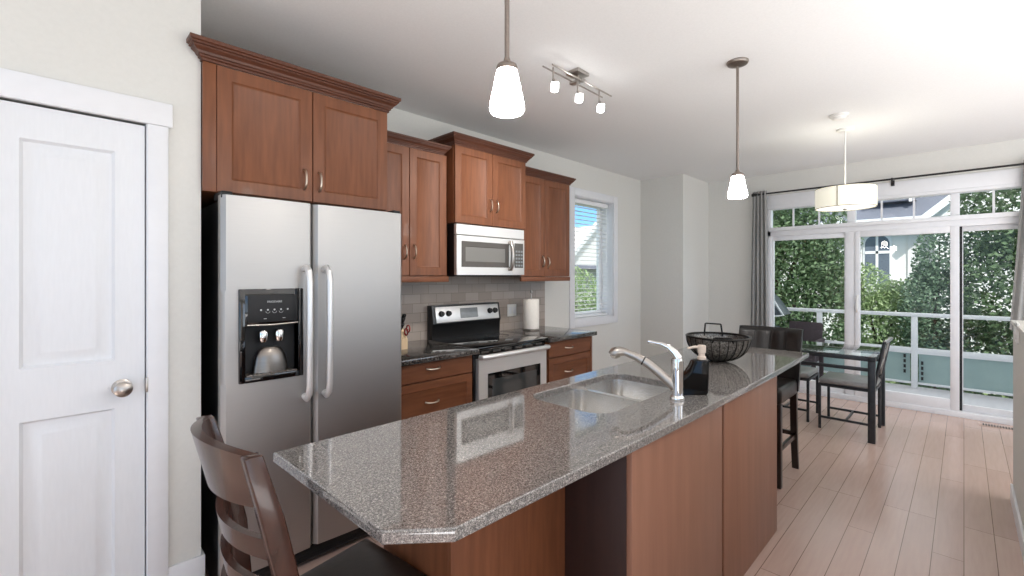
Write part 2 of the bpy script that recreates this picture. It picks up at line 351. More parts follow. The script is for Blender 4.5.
# pantry block with the door opening
DX0, DX1, DZ = -.165, .264, 2.047; PY = 2.39
b = MB().box(-3.2, DX0-.02, PY, PY+.1, 0, H).box(DX1+.02, .458, PY, PY+.1, 0, H).box(DX0-.02, DX1+.02, PY, PY+.1, DZ+.015, H).box(.36, .458, PY+.1, KW+.2, 0, H).box(-3.2, .36, KW, KW+.2, 0, H)
struct('wall_pantry', b, 'wall')
BX, BY = 5.64, 2.536
struct('wall_chase', MB().box(BX, PW, BY, KW, 0, H), 'wall')
OY0, OY1, OZ = -.72, 1.80, 2.30              # patio opening
b = MB().box(PW, PW+.14, OY1, KW+.2, 0, H).box(PW, PW+.14, -3.5, OY0, 0, H).box(PW, PW+.14, OY0, OY1, OZ, H); struct('wall_patio', b, 'wall')
struct('wall_right', MB().box(1.0, 4.30, -.36, -.222, 0, 1.125).box(.99, 4.31, -.37, -.212, 1.125, 1.15, .004), 'wall')
b = MB().box(-3.3, PW+.14, -3.5, -3.4, 0, .38).box(-3.3, PW+.14, -3.5, -3.4, 2.52, H)
for xa, xb in ((-3.3, -2.65), (.45, 2.55), (5.65, PW+.14)): b.box(xa, xb, -3.5, -3.4, .38, 2.52)
struct('wall_side', b, 'wall')
struct('wall_rear', MB().box(-3.3, -3.2, -3.5, -.9, 0, H).box(-3.3, -3.2, 2.0, KW+.2, 0, H).box(-3.3, -3.2, -.9, 2.0, 0, .38).box(-3.3, -3.2, -.9, 2.0, 2.52, H), 'wall')
# baseboards
def bboard(b, x0, x1, y0, y1, h=.105): return b.box(x0, x1, y0, y1, 0, h, .003)
struct('baseboard_right', bboard(MB(), 1.0, 4.312, -.222, -.21), 'trim')
struct('baseboard_pantry', bboard(bboard(MB(), .340, .472, PY-.012, PY, .20), .458, .472, PY, 3.1, .20), 'trim')
struct('baseboard_chase', bboard(bboard(MB(), BX-.012, BX, BY-.012, KW), BX, PW, BY-.012, BY), 'trim')
struct('baseboard_kitchen', bboard(MB(), 3.6, BX-.012, KW-.012, KW), 'trim')
struct('baseboard_patio', bboard(bboard(MB(), PW-.012, PW, 1.87, BY-.012), PW-.012, PW, -3.4, OY0-.08), 'trim')
# pantry door: two moulded panels
b = MB()
yf = PY+.002
PX0, PX1 = -.087, .171
stile = [(DX0, PX0, .012, DZ), (PX1, DX1, .012, DZ), (PX0, PX1, 1.925, DZ), (PX0, PX1, .905, 1.095), (PX0, PX1, .012, .22)]
for a0, a1, c0, c1 in stile: b.box(a0, a1, yf, yf+.035, c0, c1)
prof = [(0, 0), (.009, .014), (.020, .016), (.050, .003), (.06, .003)]
b.ring_front(PX0, PX1, 1.095, 1.925, yf, prof).ring_front(PX0, PX1, .22, .905, yf, prof)
door = struct('door_1', b, 'door')
kx, kz = .192, .985
b = MB().lathe([(0, -.004), (.032, -.004), (.033, .003), (.026, .006), (.012, .010), (.011, .028), (.022, .034), (.030, .046), (.029, .058), (.018, .066), (0, .068)], (0, 0, 0), 28, 'y')
b.xf(Matrix.Translation((kx, yf-.002, kz)) @ Matrix.Scale(-1, 4, (0, 1, 0))); obj('door_knob', b, 'brushed', door, 'round satin metal door knob')
for z in (1.86, .26):
    obj('hinge', MB().tube([(DX0-.006, yf-.005, z-.045), (DX0-.006, yf-.005, z+.045)], .007, 10).box(DX0-.03, DX0+.0, yf-.002, yf+.004, z-.045, z+.045), 'brushed', door, 'metal hinge')
obj('latch_plate', MB().box(DX1+.001, DX1+.010, PY-.018, PY+.002, .955, 1.015, .001), 'brushed', door, 'metal latch plate on the jamb')
b = MB().box(DX1+.006, .340, PY-.018, PY, 0, DZ+.008, .003).box(DX0-.10, DX0-.006, PY-.018, PY, 0, DZ+.008, .003).box(DX0-.115, .354, PY-.024, PY, DZ+.008, 2.152, .003).box(DX1+.004, DX1+.02, PY-.004, PY+.1, 0, DZ+.01).box(DX0-.02, DX0-.004, PY-.004, PY+.1, 0, DZ+.01)
struct('trim_1', b, 'trim')

# kitchen window: casing, sash, glass
b = MB(); cw = .085
b.box(WX0-cw, WX0+.004, KW-.018, KW, WZ0-cw, WZ1+cw, .004).box(WX1-.004, WX1+cw, KW-.018, KW, WZ0-cw, WZ1+cw, .004).box(WX0, WX1, KW-.018, KW, WZ1-.004, WZ1+cw, .004).box(WX0, WX1, KW-.018, KW, WZ0-cw, WZ0+.004, .004)
b.box(WX0-.001, WX0+.012, KW, KW+.2, WZ0, WZ1).box(WX1-.012, WX1+.001, KW, KW+.2, WZ0, WZ1).box(WX0, WX1, KW, KW+.2, WZ1-.012, WZ1+.001).box(WX0, WX1, KW, KW+.2, WZ0-.001, WZ0+.012)
struct('trim_2', b, 'trim')
b = MB(); y0, y1 = KW+.16, KW+.21
b.box(WX0+.012, WX0+.06, y0, y1, WZ0+.012, WZ1-.012, .004).box(WX1-.06, WX1-.012, y0, y1, WZ0+.012, WZ1-.012, .004).box(WX0+.06, WX1-.06, y0, y1, WZ0+.012, WZ0+.065, .004).box(WX0+.06, WX1-.06, y0, y1, WZ1-.06, WZ1-.012, .004)
win = struct('window_1', b, 'frame')
obj('pane', MB().box(WX0+.05, WX1-.05, y0+.02, y0+.026, WZ0+.05, WZ1-.05), 'glass', win)
bl = thing('window_blind', 'white horizontal slat blind hanging in the kitchen window', 'window blind', (4.55, KW+.1, WZ0+.02))
obj('headrail', MB().box(WX0+.02, WX1-.02, KW+.06, KW+.11, WZ1-.065, WZ1-.014, .004), 'slat', bl)
zz = WZ0+.06
while zz < WZ1-.08:
    a = math.radians(1); d = .022
    bs = MB().prism([(KW+.085-d*math.cos(a), zz-d*math.sin(a)), (KW+.085+d*math.cos(a), zz+d*math.sin(a)), (KW+.085+d*math.cos(a), zz+d*math.sin(a)+.0025), (KW+.085-d*math.cos(a), zz-d*math.sin(a)+.0025)], WX0+.025, WX1-.025, 'x')
    obj('slat', bs, 'slat', bl); zz += .048
obj('bottom_rail', MB().box(WX0+.025, WX1-.025, KW+.062, KW+.108, WZ0+.014, WZ0+.036, .004), 'slat', bl)
for x in (WX0+.14, WX1-.14):
    obj('ladder_cord', MB().tube([(x, KW+.058, WZ0+.03), (x, KW+.058, WZ1-.05)], .0018, 6), 'slat', bl)
obj('tilt_wand', MB().tube([(WX1-.08, KW+.05, WZ1-.06), (WX1-.078, KW+.048, WZ1-.75)], .004, 8), 'slat', bl)

# patio glass wall
fx0, fx1 = PW+.02, PW+.11
b = MB()
b.box(fx0, fx1, OY1-.045, OY1, 0, OZ, .004).box(fx0, fx1, OY0, OY0+.05, 0, OZ, .004)
b.box(fx0, fx1, OY0, OY1, 2.275, OZ, .004).box(fx0-.03, fx1, OY0, OY1, 2.0, 2.045, .004).box(fx0, fx1, OY0, OY1, 1.935, 2.005, .004)
b.box(fx0-.02, fx1, OY0, OY1, 0, .055, .004)
b.box(fx0, fx1, .888, .978, .05, 1.94, .004).box(fx0+.03, fx1, .885, .965, 2.04, 2.28, .003).box(fx0+.02, fx1, .03, .10, 2.04, 2.28, .003)
win2 = struct('window_2', b, 'frame')
obj('fixed_sash', MB().box(fx0+.02, fx1-.02, OY1-.07, OY1-.045, .055, 1.935, .003).box(fx0+.02, fx1-.02, .978, .99, .055, 1.935, .003).box(fx0+.02, fx1-.02, .99, OY1-.07, .055, .16, .003).box(fx0+.02, fx1-.02, .99, OY1-.07, 1.88, 1.935, .003), 'frame', win2)
dr = MB().box(fx0-.01, fx0+.04, .032, .10, .055, 1.94, .004).box(fx0-.01, fx0+.04, .84, .887, .055, 1.94, .004).box(fx0-.01, fx0+.04, .10, .84, .055, .165, .004).box(fx0-.01, fx0+.04, .10, .84, 1.875, 1.94, .004)
dr = obj('sliding_sash', dr, 'frame', win2)
obj('door_handle', MB().tube([(fx0-.01, .868, 1.02), (fx0-.05, .866, 1.06), (fx0-.05, .862, 1.17), (fx0-.01, .860, 1.21)], .011, 10), 'plastic', dr)
obj('fixed_sash', MB().box(fx0+.05, fx1, .005, .03, .055, 1.935, .003).box(fx0+.05, fx1, OY0+.05, OY0+.10, .055, 1.935, .003).box(fx0+.05, fx1, OY0+.10, .005, .055, .12, .003).box(fx0+.05, fx1, OY0+.10, .005, 1.885, 1.935, .003), 'frame', win2)
obj('weather_seal', MB().box(fx0+.035, fx0+.055, .012, .033, .06, 1.94), 'blackmatte', win2, 'black rubber seal beside the sliding sash')
for yy in (1.515, 1.243, .653, .381, -.208, -.48):
    obj('muntin', MB().box(fx0+.04, fx0+.056, yy-.009, yy+.009, 2.04, 2.28), 'frame', win2)
for ya, yb_, za, zb in ((.985, OY1-.06, .15, 1.89), (.09, .85, .155, 1.885), (OY0+.09, .01, .11, 1.895)):
    obj('pane', MB().box(fx0+.03 + (.045 if yb_ < .05 else 0), fx0+.036 + (.045 if yb_ < .05 else 0), ya, yb_, za, zb), 'glass', win2)
for ya, yb_ in ((.96, OY1-.04), (.095, .89), (OY0+.04, .035)):
    obj('transom_pane', MB().box(fx0+.045, fx0+.05, ya, yb_, 2.04, 2.28), 'glass', win2)
b = MB().box(PW-.02, PW+.02, OY0-.09, OY1+.085, OZ-.02, 2.452, .004).box(PW-.026, PW+.02, OY0-.10, OY1+.095, OZ-.022, OZ+.012, .003).box(PW-.02, PW+.02, OY1, OY1+.085, 0, OZ, .004).box(PW-.02, PW+.02, OY0-.09, OY0, 0, OZ, .004)
struct('trim_3', b, 'trim')
# backsplash
struct('trim_4', MB().box(1.36, 3.632, KW-.010, KW, .90, 1.44), 'tile', label='grey taupe subway tile backsplash')
tag(obj('floor_register', MB().box(6.24, 6.345, -.42, -.10, 0, .004, .001).box(6.25, 6.335, -.41, -.11, .004, .0055), 'registerwood'), 'slotted wooden floor register set in the planks before the glass door', 'floor vent')
reg = bpy.data.objects['floor_register']
sb = MB()
for i in range(15): sb.box(6.255, 6.330, -.40+i*.0187, -.40+i*.0187+.011, .0056, .0064)
obj('slots', sb, 'blackmatte', reg)

# ================================================================== CABINETRY
def pull(parent, x, y, z, vertical=True, ln=.10):
    n = 10; pts = []
    for i in range(n+1):
        t_ = -1 + 2*i/n; s_ = t_*ln/2; dep = -.028*(1-t_*t_)**.6 if abs(t_) < 1 else 0
        pts.append((x, y+dep-.001, z+s_) if vertical else (x+s_, y+dep-.001, z + (-.004*(1-t_*t_))))
    b = MB().tube(pts, [.0048+.0018*abs(-1+2*i/n) for i in range(n+1)], 8)
    return obj('handle', b, 'nickel', parent)
SH = [(0, .002), (.002, 0), (.058, 0), (.062, .004), (.070, .009)]
SHS = [(0, .002), (.002, 0), (.050, 0), (.054, .004), (.060, .008)]
def cdoor(parent, x0, x1, z0, z1, y, hx, hz, m='wood'):
    d = obj('cabinet_door', MB().rings(x0, x1, z0, z1, y, SH, .02), m, parent)
    pull(d, hx, y, hz); return d
CROWN = [(0, 0), (.007, 0), (.007, .011), (.015, .014), (.015, .022), (.021, .024), (.026, .034), (.040, .046), (.040, .053), (.048, .055), (.048, .063), (.056, .066), (.056, .082), (0, .082)]
def crown(parent, x0, x1, yf, yl, yr, z, k=1.0, lx=None):
    b = MB(); R = []
    for o_, h_ in CROWN:
        o_ *= k; h_ *= k
        R.append([b.bm.verts.new(p) for p in ((x0-o_ if lx is None else max(x0-o_, lx), yl, z+h_), (x0-o_, yf-o_, z+h_), (x1+o_, yf-o_, z+h_), (x1+o_, yr, z+h_))])
    for A, B in zip(R, R[1:]):
        for j in range(3): b.bm.faces.new([A[j], A[j+1], B[j+1], B[j]])
    b.bm.faces.new([r[0] for r in R][::-1]); b.bm.faces.new([r[3] for r in R])
    b.bm.faces.new([R[0][0], R[-1][0], R[-1][3], R[0][3]]) if yl == yr else None
    return obj('crown_moulding', b, 'crown', parent, sharp=20)
# over the fridge
c1 = thing('wall_cabinet', 'wide reddish-brown two-door cabinet mounted directly above the stainless fridge', 'cabinet', (.9, 2.7, 1.80), group='kitchen wall cabinets')
obj('body', MB().box(.462, 1.357, 2.381, 3.12, 1.805, 2.378), 'wood', c1)
obj('filler_strip', MB().box(.4595, .510, 2.362, 2.380, 1.805, 2.378, .001), 'wood', c1)
cdoor(c1, .512, .931, 1.808, 2.372, 2.36, .891, 1.916); cdoor(c1, .935, 1.356, 1.808, 2.372, 2.36, .965, 1.914)
crown(c1, .4595, 1.357, 2.36, 2.385, 3.12, 2.372)
# left of the microwave
c2 = thing('wall_cabinet', 'reddish-brown two-door wall cabinet between the fridge and the microwave', 'cabinet', (1.75, 2.95, 1.39), group='kitchen wall cabinets')
obj('body', MB().box(1.40, 2.13, 2.821, 3.12, 1.43, 2.352), 'wood', c2)
cdoor(c2, 1.43, 1.783, 1.434, 2.346, 2.80, 1.745, 1.600); cdoor(c2, 1.787, 2.108, 1.434, 2.346, 2.80, 1.822, 1.604)
obj('light_rail', MB().box(1.40, 2.13, 2.795, 2.815, 1.385, 1.428, .003).box(2.113, 2.13, 2.815, 3.1, 1.385, 1.428), 'wood_h', c2)
crown(c2, 1.40, 2.08, 2.80, 3.12, 3.12, 2.346, .8)
# above the microwave
c3 = thing('wall_cabinet', 'tallest-set two-door wall cabinet fixed directly above the microwave', 'cabinet', (2.5, 2.9, 1.835), group='kitchen wall cabinets')
obj('body', MB().box(2.136, 2.924, 2.751, 3.12, 1.836, 2.438), 'wood', c3)
cdoor(c3, 2.140, 2.524, 1.838, 2.428, 2.73, 2.496, 2.0); cdoor(c3, 2.528, 2.920, 1.838, 2.428, 2.73, 2.566, 2.0)
crown(c3, 2.136, 2.924, 2.73, 3.12, 3.12, 2.424, .95)
# right of the microwave
c4 = thing('wall_cabinet', 'reddish-brown two-door wall cabinet at the end of the run beside the kitchen window', 'cabinet', (3.27, 2.95, 1.39), group='kitchen wall cabinets')
obj('body', MB().box(2.930, 3.640, 2.821, 3.12, 1.425, 2.345), 'wood', c4)
cdoor(c4, 2.934, 3.257, 1.428, 2.338, 2.80, 3.222, 1.566); cdoor(c4, 3.261, 3.636, 1.428, 2.338, 2.80, 3.297, 1.560)
obj('light_rail', MB().box(2.930, 3.640, 2.795, 2.815, 1.382, 1.423, .003).box(3.623, 3.640, 2.815, 3.1, 1.382, 1.423), 'wood_h', c4)
crown(c4, 2.975, 3.640, 2.80, 3.12, 3.12, 2.338, .8)

def drawer(parent, x0, x1, z0, z1, y, hx, hz, prof):
    d = obj('drawer', MB().rings(x0, x1, z0, z1, y, prof, .02), 'wood_h', parent); pull(d, hx, y, hz, False, .105); return d
SLAB = [(0, .003), (.003, 0)]
c5 = thing('base_cabinet', 'reddish-brown drawer base cabinet between the fridge and the range', 'cabinet', (1.76, 2.8, 0), group='kitchen base cabinets')
obj('body', MB().box(1.42, 2.10, 2.492, 3.12, .10, .875).box(1.42, 2.10, 2.56, 3.12, 0, .10), 'wood', c5)
drawer(c5, 1.43, 2.088, .752, .868, 2.47, 1.752, .828, SLAB); drawer(c5, 1.43, 2.088, .44, .744, 2.47, 1.744, .612, SHS); drawer(c5, 1.43, 2.088, .115, .432, 2.47, 1.744, .29, SHS)
c6 = thing('base_cabinet', 'reddish-brown drawer base cabinet right of the range by the window', 'cabinet', (3.2, 2.8, 0), group='kitchen base cabinets')
obj('body', MB().box(2.925, 3.545, 2.492, 3.12, .10, .875).box(2.925, 3.545, 2.56, 3.12, 0, .10), 'wood', c6)
drawer(c6, 2.93, 3.522, .738, .868, 2.47, 3.195, .806, SLAB); drawer(c6, 2.93, 3.522, .44, .730, 2.47, 3.19, .60, SHS); drawer(c6, 2.93, 3.522, .115, .432, 2.47, 3.19, .29, SHS)
obj('end_panel', MB().box(3.526, 3.552, 2.468, 3.12, 0, .875, .002), 'wood', c6)
tag(obj('worktop', MB().box(1.40, 2.122, 2.43, 3.118, .877, .914, .006), 'granitedark'), 'dark speckled granite worktop between the fridge and the range', 'countertop', 'wall-side granite worktops')
tag(obj('worktop', MB().box(2.908, 3.578, 2.43, 3.118, .877, .914, .006), 'granitedark'), 'dark speckled granite worktop right of the range with the paper towels on it', 'countertop', 'wall-side granite worktops')

# ================================================================== FRIDGE
fr = thing('refrigerator', 'stainless side-by-side refrigerator with black sides and a dark ice dispenser', 'refrigerator', (.94, 2.7, 0))
obj('body', MB().box(.514, 1.388, 2.325, 3.08, .02, 1.765, .006), 'black', fr)
FXL, FXM, FXR = .507, .8965, 1.398
def fy(x, xa, xb): t_ = (x-xa)/(xb-xa)*2-1; return 2.25 + .008*t_*t_ + (.02*max(0, abs(t_)-.93)/.07*max(0, abs(t_)-.93)/.07)
def dpiece(b, xa, xb, za, zb, XA, XB, n=12, bev=0):
    xs = [xa+(xb-xa)*i/n for i in range(n+1)]
    b.prism([(x, fy(x, XA, XB)) for x in xs] + [(xb, 2.318), (xa, 2.318)], za, zb, 'z', bev)
HX0, HX1, HZ0, HZ1 = .578, .832, .962, 1.366
b = MB(); XA, XB = FXL, FXM-.003
dpiece(b, XA, XB, .11, HZ0, XA, XB, 24); dpiece(b, XA, XB, HZ1, 1.782, XA, XB, 24); dpiece(b, XA, HX0, HZ0, HZ1, XA, XB); dpiece(b, HX1, XB, HZ0, HZ1, XA, XB)
fd1 = obj('freezer_door', b, 'steel', fr)
b = MB(); dpiece(b, FXM+.003, FXR, .11, 1.782, FXM+.003, FXR, 28); fd2 = obj('fridge_door', b, 'steel', fr)
for d_, x in ((fd1, .853), (fd2, .949)):
    y = 2.25; pts = [(x, y+.006, 1.462), (x, y-.022, 1.470), (x, y-.045, 1.452), (x, y-.055, 1.40), (x, y-.058, 1.16), (x, y-.055, .91), (x, y-.045, .865), (x, y-.022, .845), (x, y+.006, .853)]
    obj('handle', MB().tube(pts, [.016, .016, .0155, .015, .0145, .015, .0155, .016, .016], 14), 'steel_light', d_)
obj('kick_grille', MB().box(.515, 1.37, 2.30, 2.33, .025, .10, .003), 'black', fr)
gs = MB()
for i in range(5): gs.box(.56, 1.33, 2.297, 2.301, .035+i*.012, .041+i*.012)
obj('grille_slots', gs, 'blackmatte', fr)
for x in (.53, 1.366): obj('hinge_cover', MB().box(x-.022, x+.022, 2.27, 2.40, 1.766, 1.80, .006), 'blackmatte', fr)
# dispenser (bezel bowed proud of the door)
yb = 2.244
b = MB()
def bz(xa, xb, za, zb, d=.006): b.box(xa, xb, yb-d, yb+.05, za, zb, .003)
bz(.569, .594, .957, 1.372); bz(.818, .841, .957, 1.372); bz(.59, .822, 1.205, 1.372); bz(.59, .822, .957, .985, .010)
dp = obj('dispenser', b, 'blackgloss', fr, 'black ice and water dispenser')
obj('recess', MB().box(.58, .83, 2.30, 2.312, .97, 1.22).box(.582, .594, 2.245, 2.305, .97, 1.21).box(.818, .828, 2.245, 2.305, .97, 1.21).box(.59, .82, 2.245, 2.305, .972, .985), 'blackmatte', dp)
obj('control_panel', MB().box(.602, .812, yb-.0085, yb-.004, 1.222, 1.345, .001), 'blackmatte', dp)
obj('panel_trim', MB().tube([(.60, yb-.008, 1.212), (.70, yb-.011, 1.208), (.815, yb-.008, 1.212)], .004, 8), 'brushed', dp)
tx = text_mesh('FRIGIDAIRE', .0125); tx.xf(Matrix.Translation((.712, yb-.0090, 1.313)) @ Matrix.Rotation(PI/2, 4, 'X')); obj('lettering', tx, 'icon', dp)
for i, x in enumerate((.655, .683, .711, .739, .768)):
    ib = MB().lathe([(0, 0), (.0042, 0), (.0042, .0006), (0, .0006)], (x, yb-.0092, 1.277), 10, 'y')
    if 0 < i < 4: ib.tube(arc((x, yb-.009, 1.271), .009, PI, 2*PI, 8), .0008, 5)
    obj('control_icon', ib, 'icon', dp)
for x in (.672, .752): obj('indicator', MB().box(x-.006, x+.006, yb-.0092, yb-.0085, 1.236, 1.2385), 'icon', dp)
for x in (.672, .742):
    obj('nozzle', MB().lathe([(0, 1.128), (.017, 1.13), (.021, 1.14), (.022, 1.175), (.018, 1.182), (0, 1.182)], (x, 2.268, 0), 20), 'chrome', dp)
obj('glass_cradle', MB().lathe([(0, 1.105), (.030, 1.104), (.052, 1.09), (.066, 1.06), (.074, 1.02), (.078, .992), (.0, .992)], (.705, 2.275, 0), 28, sy=.42), 'darksteel', dp, 'domed metal paddle')
tb = MB().box(.60, .812, yb-.004, 2.30, .986, .9895)
for i in range(11): tb.box(.612+i*.0175, .618+i*.0175, yb-.002, 2.285, .989, .993)
obj('drip_tray', tb, 'brushed', dp)

# ================================================================== RANGE
rg = thing('kitchen_range', 'stainless and black freestanding electric range between the drawer cabinets', 'stove', (2.515, 2.8, 0))
RX0, RX1 = 2.128, 2.902
obj('body', MB().box(RX0, RX1, 2.505, 3.10, .03, .895, .004), 'black', rg)
obj('cooktop', MB().box(RX0-.002, RX1+.002, 2.455, 3.06, .895, .918, .006), 'blackgloss', rg)
for x, y, r in ((2.31, 2.62, .105), (2.71, 2.62, .085), (2.31, 2.88, .085), (2.71, 2.88, .105)):
    obj('burner_ring', MB().lathe([(r-.003, .9182), (r, .9186), (r+.002, .9182)], (x, y, 0), 40), 'mwframe', rg)
obj('vent_panel', MB().box(RX0+.004, RX1-.004, 2.488, 2.51, .855, .894, .003), 'blackgloss', rg)
for i in range(6):
    x = 2.19+i*.118; obj('vent_slot', MB().box(x, x+.075, 2.4855, 2.489, .864, .880, .001), 'mwframe', rg)
b = MB()
WXa, WXb, WZa, WZb = 2.235, 2.815, .36, .715
for a0, a1, z0, z1 in ((2.148, WXa, .20, .828), (WXb, 2.892, .20, .828), (WXa, WXb, WZb, .828), (WXa, WXb, .20, WZa)): b.box(a0, a1, 2.468, 2.503, z0, z1)
od = obj('oven_door', b, 'steel_light', rg)
obj('window', MB().ring_front(WXa, WXb, WZa, WZb, 2.466, [(0, 0), (.045, 0), (.046, .004)]), 'blackgloss', od)
obj('glass', MB().box(WXa+.044, WXb-.044, 2.4675, 2.472, WZa+.044, WZb-.044), 'ovenglass', od)
pts = [(2.162, 2.47, .842), (2.166, 2.435, .845), (2.19, 2.425, .846), (2.52, 2.418, .848), (2.85, 2.425, .846), (2.878, 2.435, .845), (2.882, 2.47, .842)]
obj('handle', MB().tube(pts, .019, 14), 'steel_light', od)
obj('storage_drawer', MB().box(2.148, 2.892, 2.472, 2.503, .045, .19, .004), 'steel_light', rg)
obj('backguard', MB().prism([(3.115, .90), (3.045, .90), (3.045, 1.02), (3.03, 1.04), (3.055, 1.188), (3.115, 1.188)], RX0+.024, RX1+.004, 'x', .004), 'black', rg)
# silver control fascia tilted back
def tilt(b_): return b_.xf(Matrix.Translation((2.525, 3.028, 1.04)) @ Matrix.Rotation(-math.radians(9.6), 4, 'X'))
fas = obj('control_fascia', tilt(MB().box(-.348, .352, -.010, .004, .006, .138, .006)), 'steel_light', rg)
obj('clock_display', tilt(MB().box(-.095, .098, -.013, -.009, .032, .116, .003)), 'display', fas)
for x in (-.295, -.222, .238, .302):
    kb = MB().lathe([(0, -.002), (.024, -.002), (.025, .008), (.020, .014), (.019, .026), (0, .027)], (0, 0, 0), 22, 'y').box(-.004, .004, .024, .032, -.018, .018, .002)
    kb.xf(Matrix.Translation((x, -.010, .078)) @ Matrix.Scale(-1, 4, (0, 1, 0))); obj('knob', tilt(kb), 'black', fas)

# ================================================================== MICROWAVE
mw = thing('microwave_oven', 'stainless over-the-range microwave hung under the tallest wall cabinet', 'microwave', (2.51, 2.9, 1.43))
obj('body', MB().box(2.152, 2.905, 2.762, 3.115, 1.435, 1.832, .004), 'black', mw)
obj('vent_strip', MB().rings(2.154, 2.903, 1.748, 1.830, 2.732, [(0, .004), (.004, 0)], .03), 'steel_light', mw)
b = MB()
for a0, a1, z0, z1 in ((2.154, 2.200, 1.438, 1.742), (2.712, 2.757, 1.438, 1.742), (2.200, 2.712, 1.70, 1.742), (2.200, 2.712, 1.438, 1.50)): b.box(a0, a1, 2.73, 2.76, z0, z1)
md = obj('door', b, 'steel_light', mw)
obj('window_frame', MB().ring_front(2.200, 2.712, 1.50, 1.70, 2.729, [(0, 0), (.040, 0), (.043, .004)]), 'mwframe', md)
obj('window', MB().box(2.237, 2.672, 2.7325, 2.738, 1.535, 1.665), 'mwglass', md)
pts = [(2.718, 2.732, 1.49), (2.713, 2.705, 1.487), (2.711, 2.688, 1.52), (2.711, 2.682, 1.60), (2.711, 2.688, 1.68), (2.713, 2.705, 1.712), (2.718, 2.732, 1.708)]
obj('handle', MB().tube(pts, .017, 12), 'brushed', md)
obj('control_panel', MB().box(2.760, 2.903, 2.73, 2.76, 1.438, 1.742, .003), 'steel_light', mw)
kp = obj('keypad', MB().box(2.780, 2.885, 2.7275, 2.731, 1.50, 1.71, .001), 'mwframe', mw)
kb = MB()
for i in range(3):
    for j in range(5): kb.box(2.791+i*.032, 2.813+i*.032, 2.7262, 2.728, 1.512+j*.030, 1.528+j*.030)
obj('keypad_buttons', kb, 'display', kp)
obj('underside', MB().box(2.162, 2.89, 2.765, 3.10, 1.426, 1.436), 'blackmatte', mw)

# ================================================================== COUNTER ITEMS
ob_ = obj('wall_outlet', MB().box(3.078, 3.198, KW-.016, KW-.009, 1.04, 1.156, .003), 'plastic'); tag(ob_, 'white outlet cover plate on the tile backsplash right of the range', 'wall outlet')
for x in (3.112, 3.164):
    obj('socket', MB().box(x-.018, x+.018, KW-.0175, KW-.0155, 1.065, 1.131, .001), 'trim', ob_)
ph = thing('paper_towel_holder', 'metal paper towel stand on the right worktop', 'paper towel holder', (3.21, 2.93, .914))
obj('base', MB().lathe([(0, .914), (.082, .914), (.084, .920), (.078, .927), (0, .929)], (3.21, 2.93, 0), 36), 'brushed', ph)
obj('post', MB().lathe([(0, .92), (.006, .92), (.006, 1.25), (.004, 1.262), (.011, 1.272), (.012, 1.284), (.007, 1.296), (0, 1.298)], (3.21, 2.93, 0), 16), 'brushed', ph)
rl = obj('paper_towel_roll', MB().lathe([(.020, .93), (.074, .93), (.0755, .934), (.0755, 1.206), (.074, 1.21), (.020, 1.21), (.020, .93)], (3.21, 2.93, 0), 40), 'paper'); tag(rl, 'white paper towel roll standing on its holder', 'paper towel')
kn = thing('knife_block', 'pale wooden knife block partly hidden behind the fridge edge', 'knife block', (1.725, 2.86, .914), local=False)
obj('block', MB().prism([(2.79, .914), (2.93, .914), (2.99, 1.03), (2.89, 1.095), (2.79, .985)], 1.665, 1.765, 'x', .004), 'lightwood', kn)
for i, (x, t0, ln, mt, lb) in enumerate(((1.690, .25, .12, 'black', 'black handled knife nearest the fridge in the knife block'), (1.715, .55, .125, 'black', 'black handled knife in the middle of the knife block'), (1.742, .8, .115, 'black', 'black handled knife at the right edge of the knife block'))):
    py, pz = 2.79+.1*t0, .985+.11*t0
    k_ = thing('kitchen_knife', lb, 'knife', (x, py, pz), group='knives in the block'); dn = Vector((0, -.66, .75)).normalized() * 1.0
    p0 = Vector((x, py, pz)); obj('handle', MB().bar(p0+dn*.012, p0+dn*ln, .018, .024, (1, 0, 0), .004), mt, k_)
    obj('bolster', MB().bar(p0-dn*.004, p0+dn*.014, .019, .025, (1, 0, 0), .002), 'chrome', k_)
sc_ = thing('scissors', 'red handled kitchen scissors in the knife block', 'scissors', (1.757, 2.815, 1.0))
for k in (0, 1):
    c0 = Vector((1.757, 2.80 - .022*k, 1.035+.024*k)); ring = [c0 + Vector((.003*k, math.cos(a)*.02, math.sin(a)*.024)) for a in [2*PI*i/14 for i in range(15)]]
    obj('handle', MB().tube(ring, .005, 8), 'red', sc_)

# ================================================================== ISLAND
isl = thing('kitchen_island', 'reddish-brown kitchen island base carrying the long granite counter', 'kitchen island', (2.0, 1.1, 0))
IX0, IX1, IY0, IY1 = 1.289, 2.862, .745, 1.385
obj('base', MB().box(.782, 1.38, 1.030, IY1, .0, .882).box(1.38, IX1-.02, IY1-.02, IY1, .0, .882).box(1.38, IX1-.02, .766, IY1-.02, .0, .08).box(2.17, 2.19, .766, IY1-.02, .08, .882).box(IX0+.02, 1.38, .766, 1.03, .0, .882), 'wood', isl)
obj('back_panel', MB().box(.78, IX0, 1.013, 1.030, 0, .8835, .001), 'wood', isl)
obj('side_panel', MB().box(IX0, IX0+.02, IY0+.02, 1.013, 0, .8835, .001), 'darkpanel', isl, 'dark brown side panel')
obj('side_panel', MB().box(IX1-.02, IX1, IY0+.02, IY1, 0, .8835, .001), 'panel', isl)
obj('face_panel', MB().box(IX0, 2.045, IY0, IY0+.02, .0, .8835, .0015), 'panel', isl)
obj('face_panel', MB().box(2.072, IX1, IY0, IY0+.02, .0, .8835, .0015), 'panel', isl)
obj('panel_joint', MB().box(2.045, 2.072, IY0+.010, IY0+.024, 0, .8835), 'shadowgap', isl)
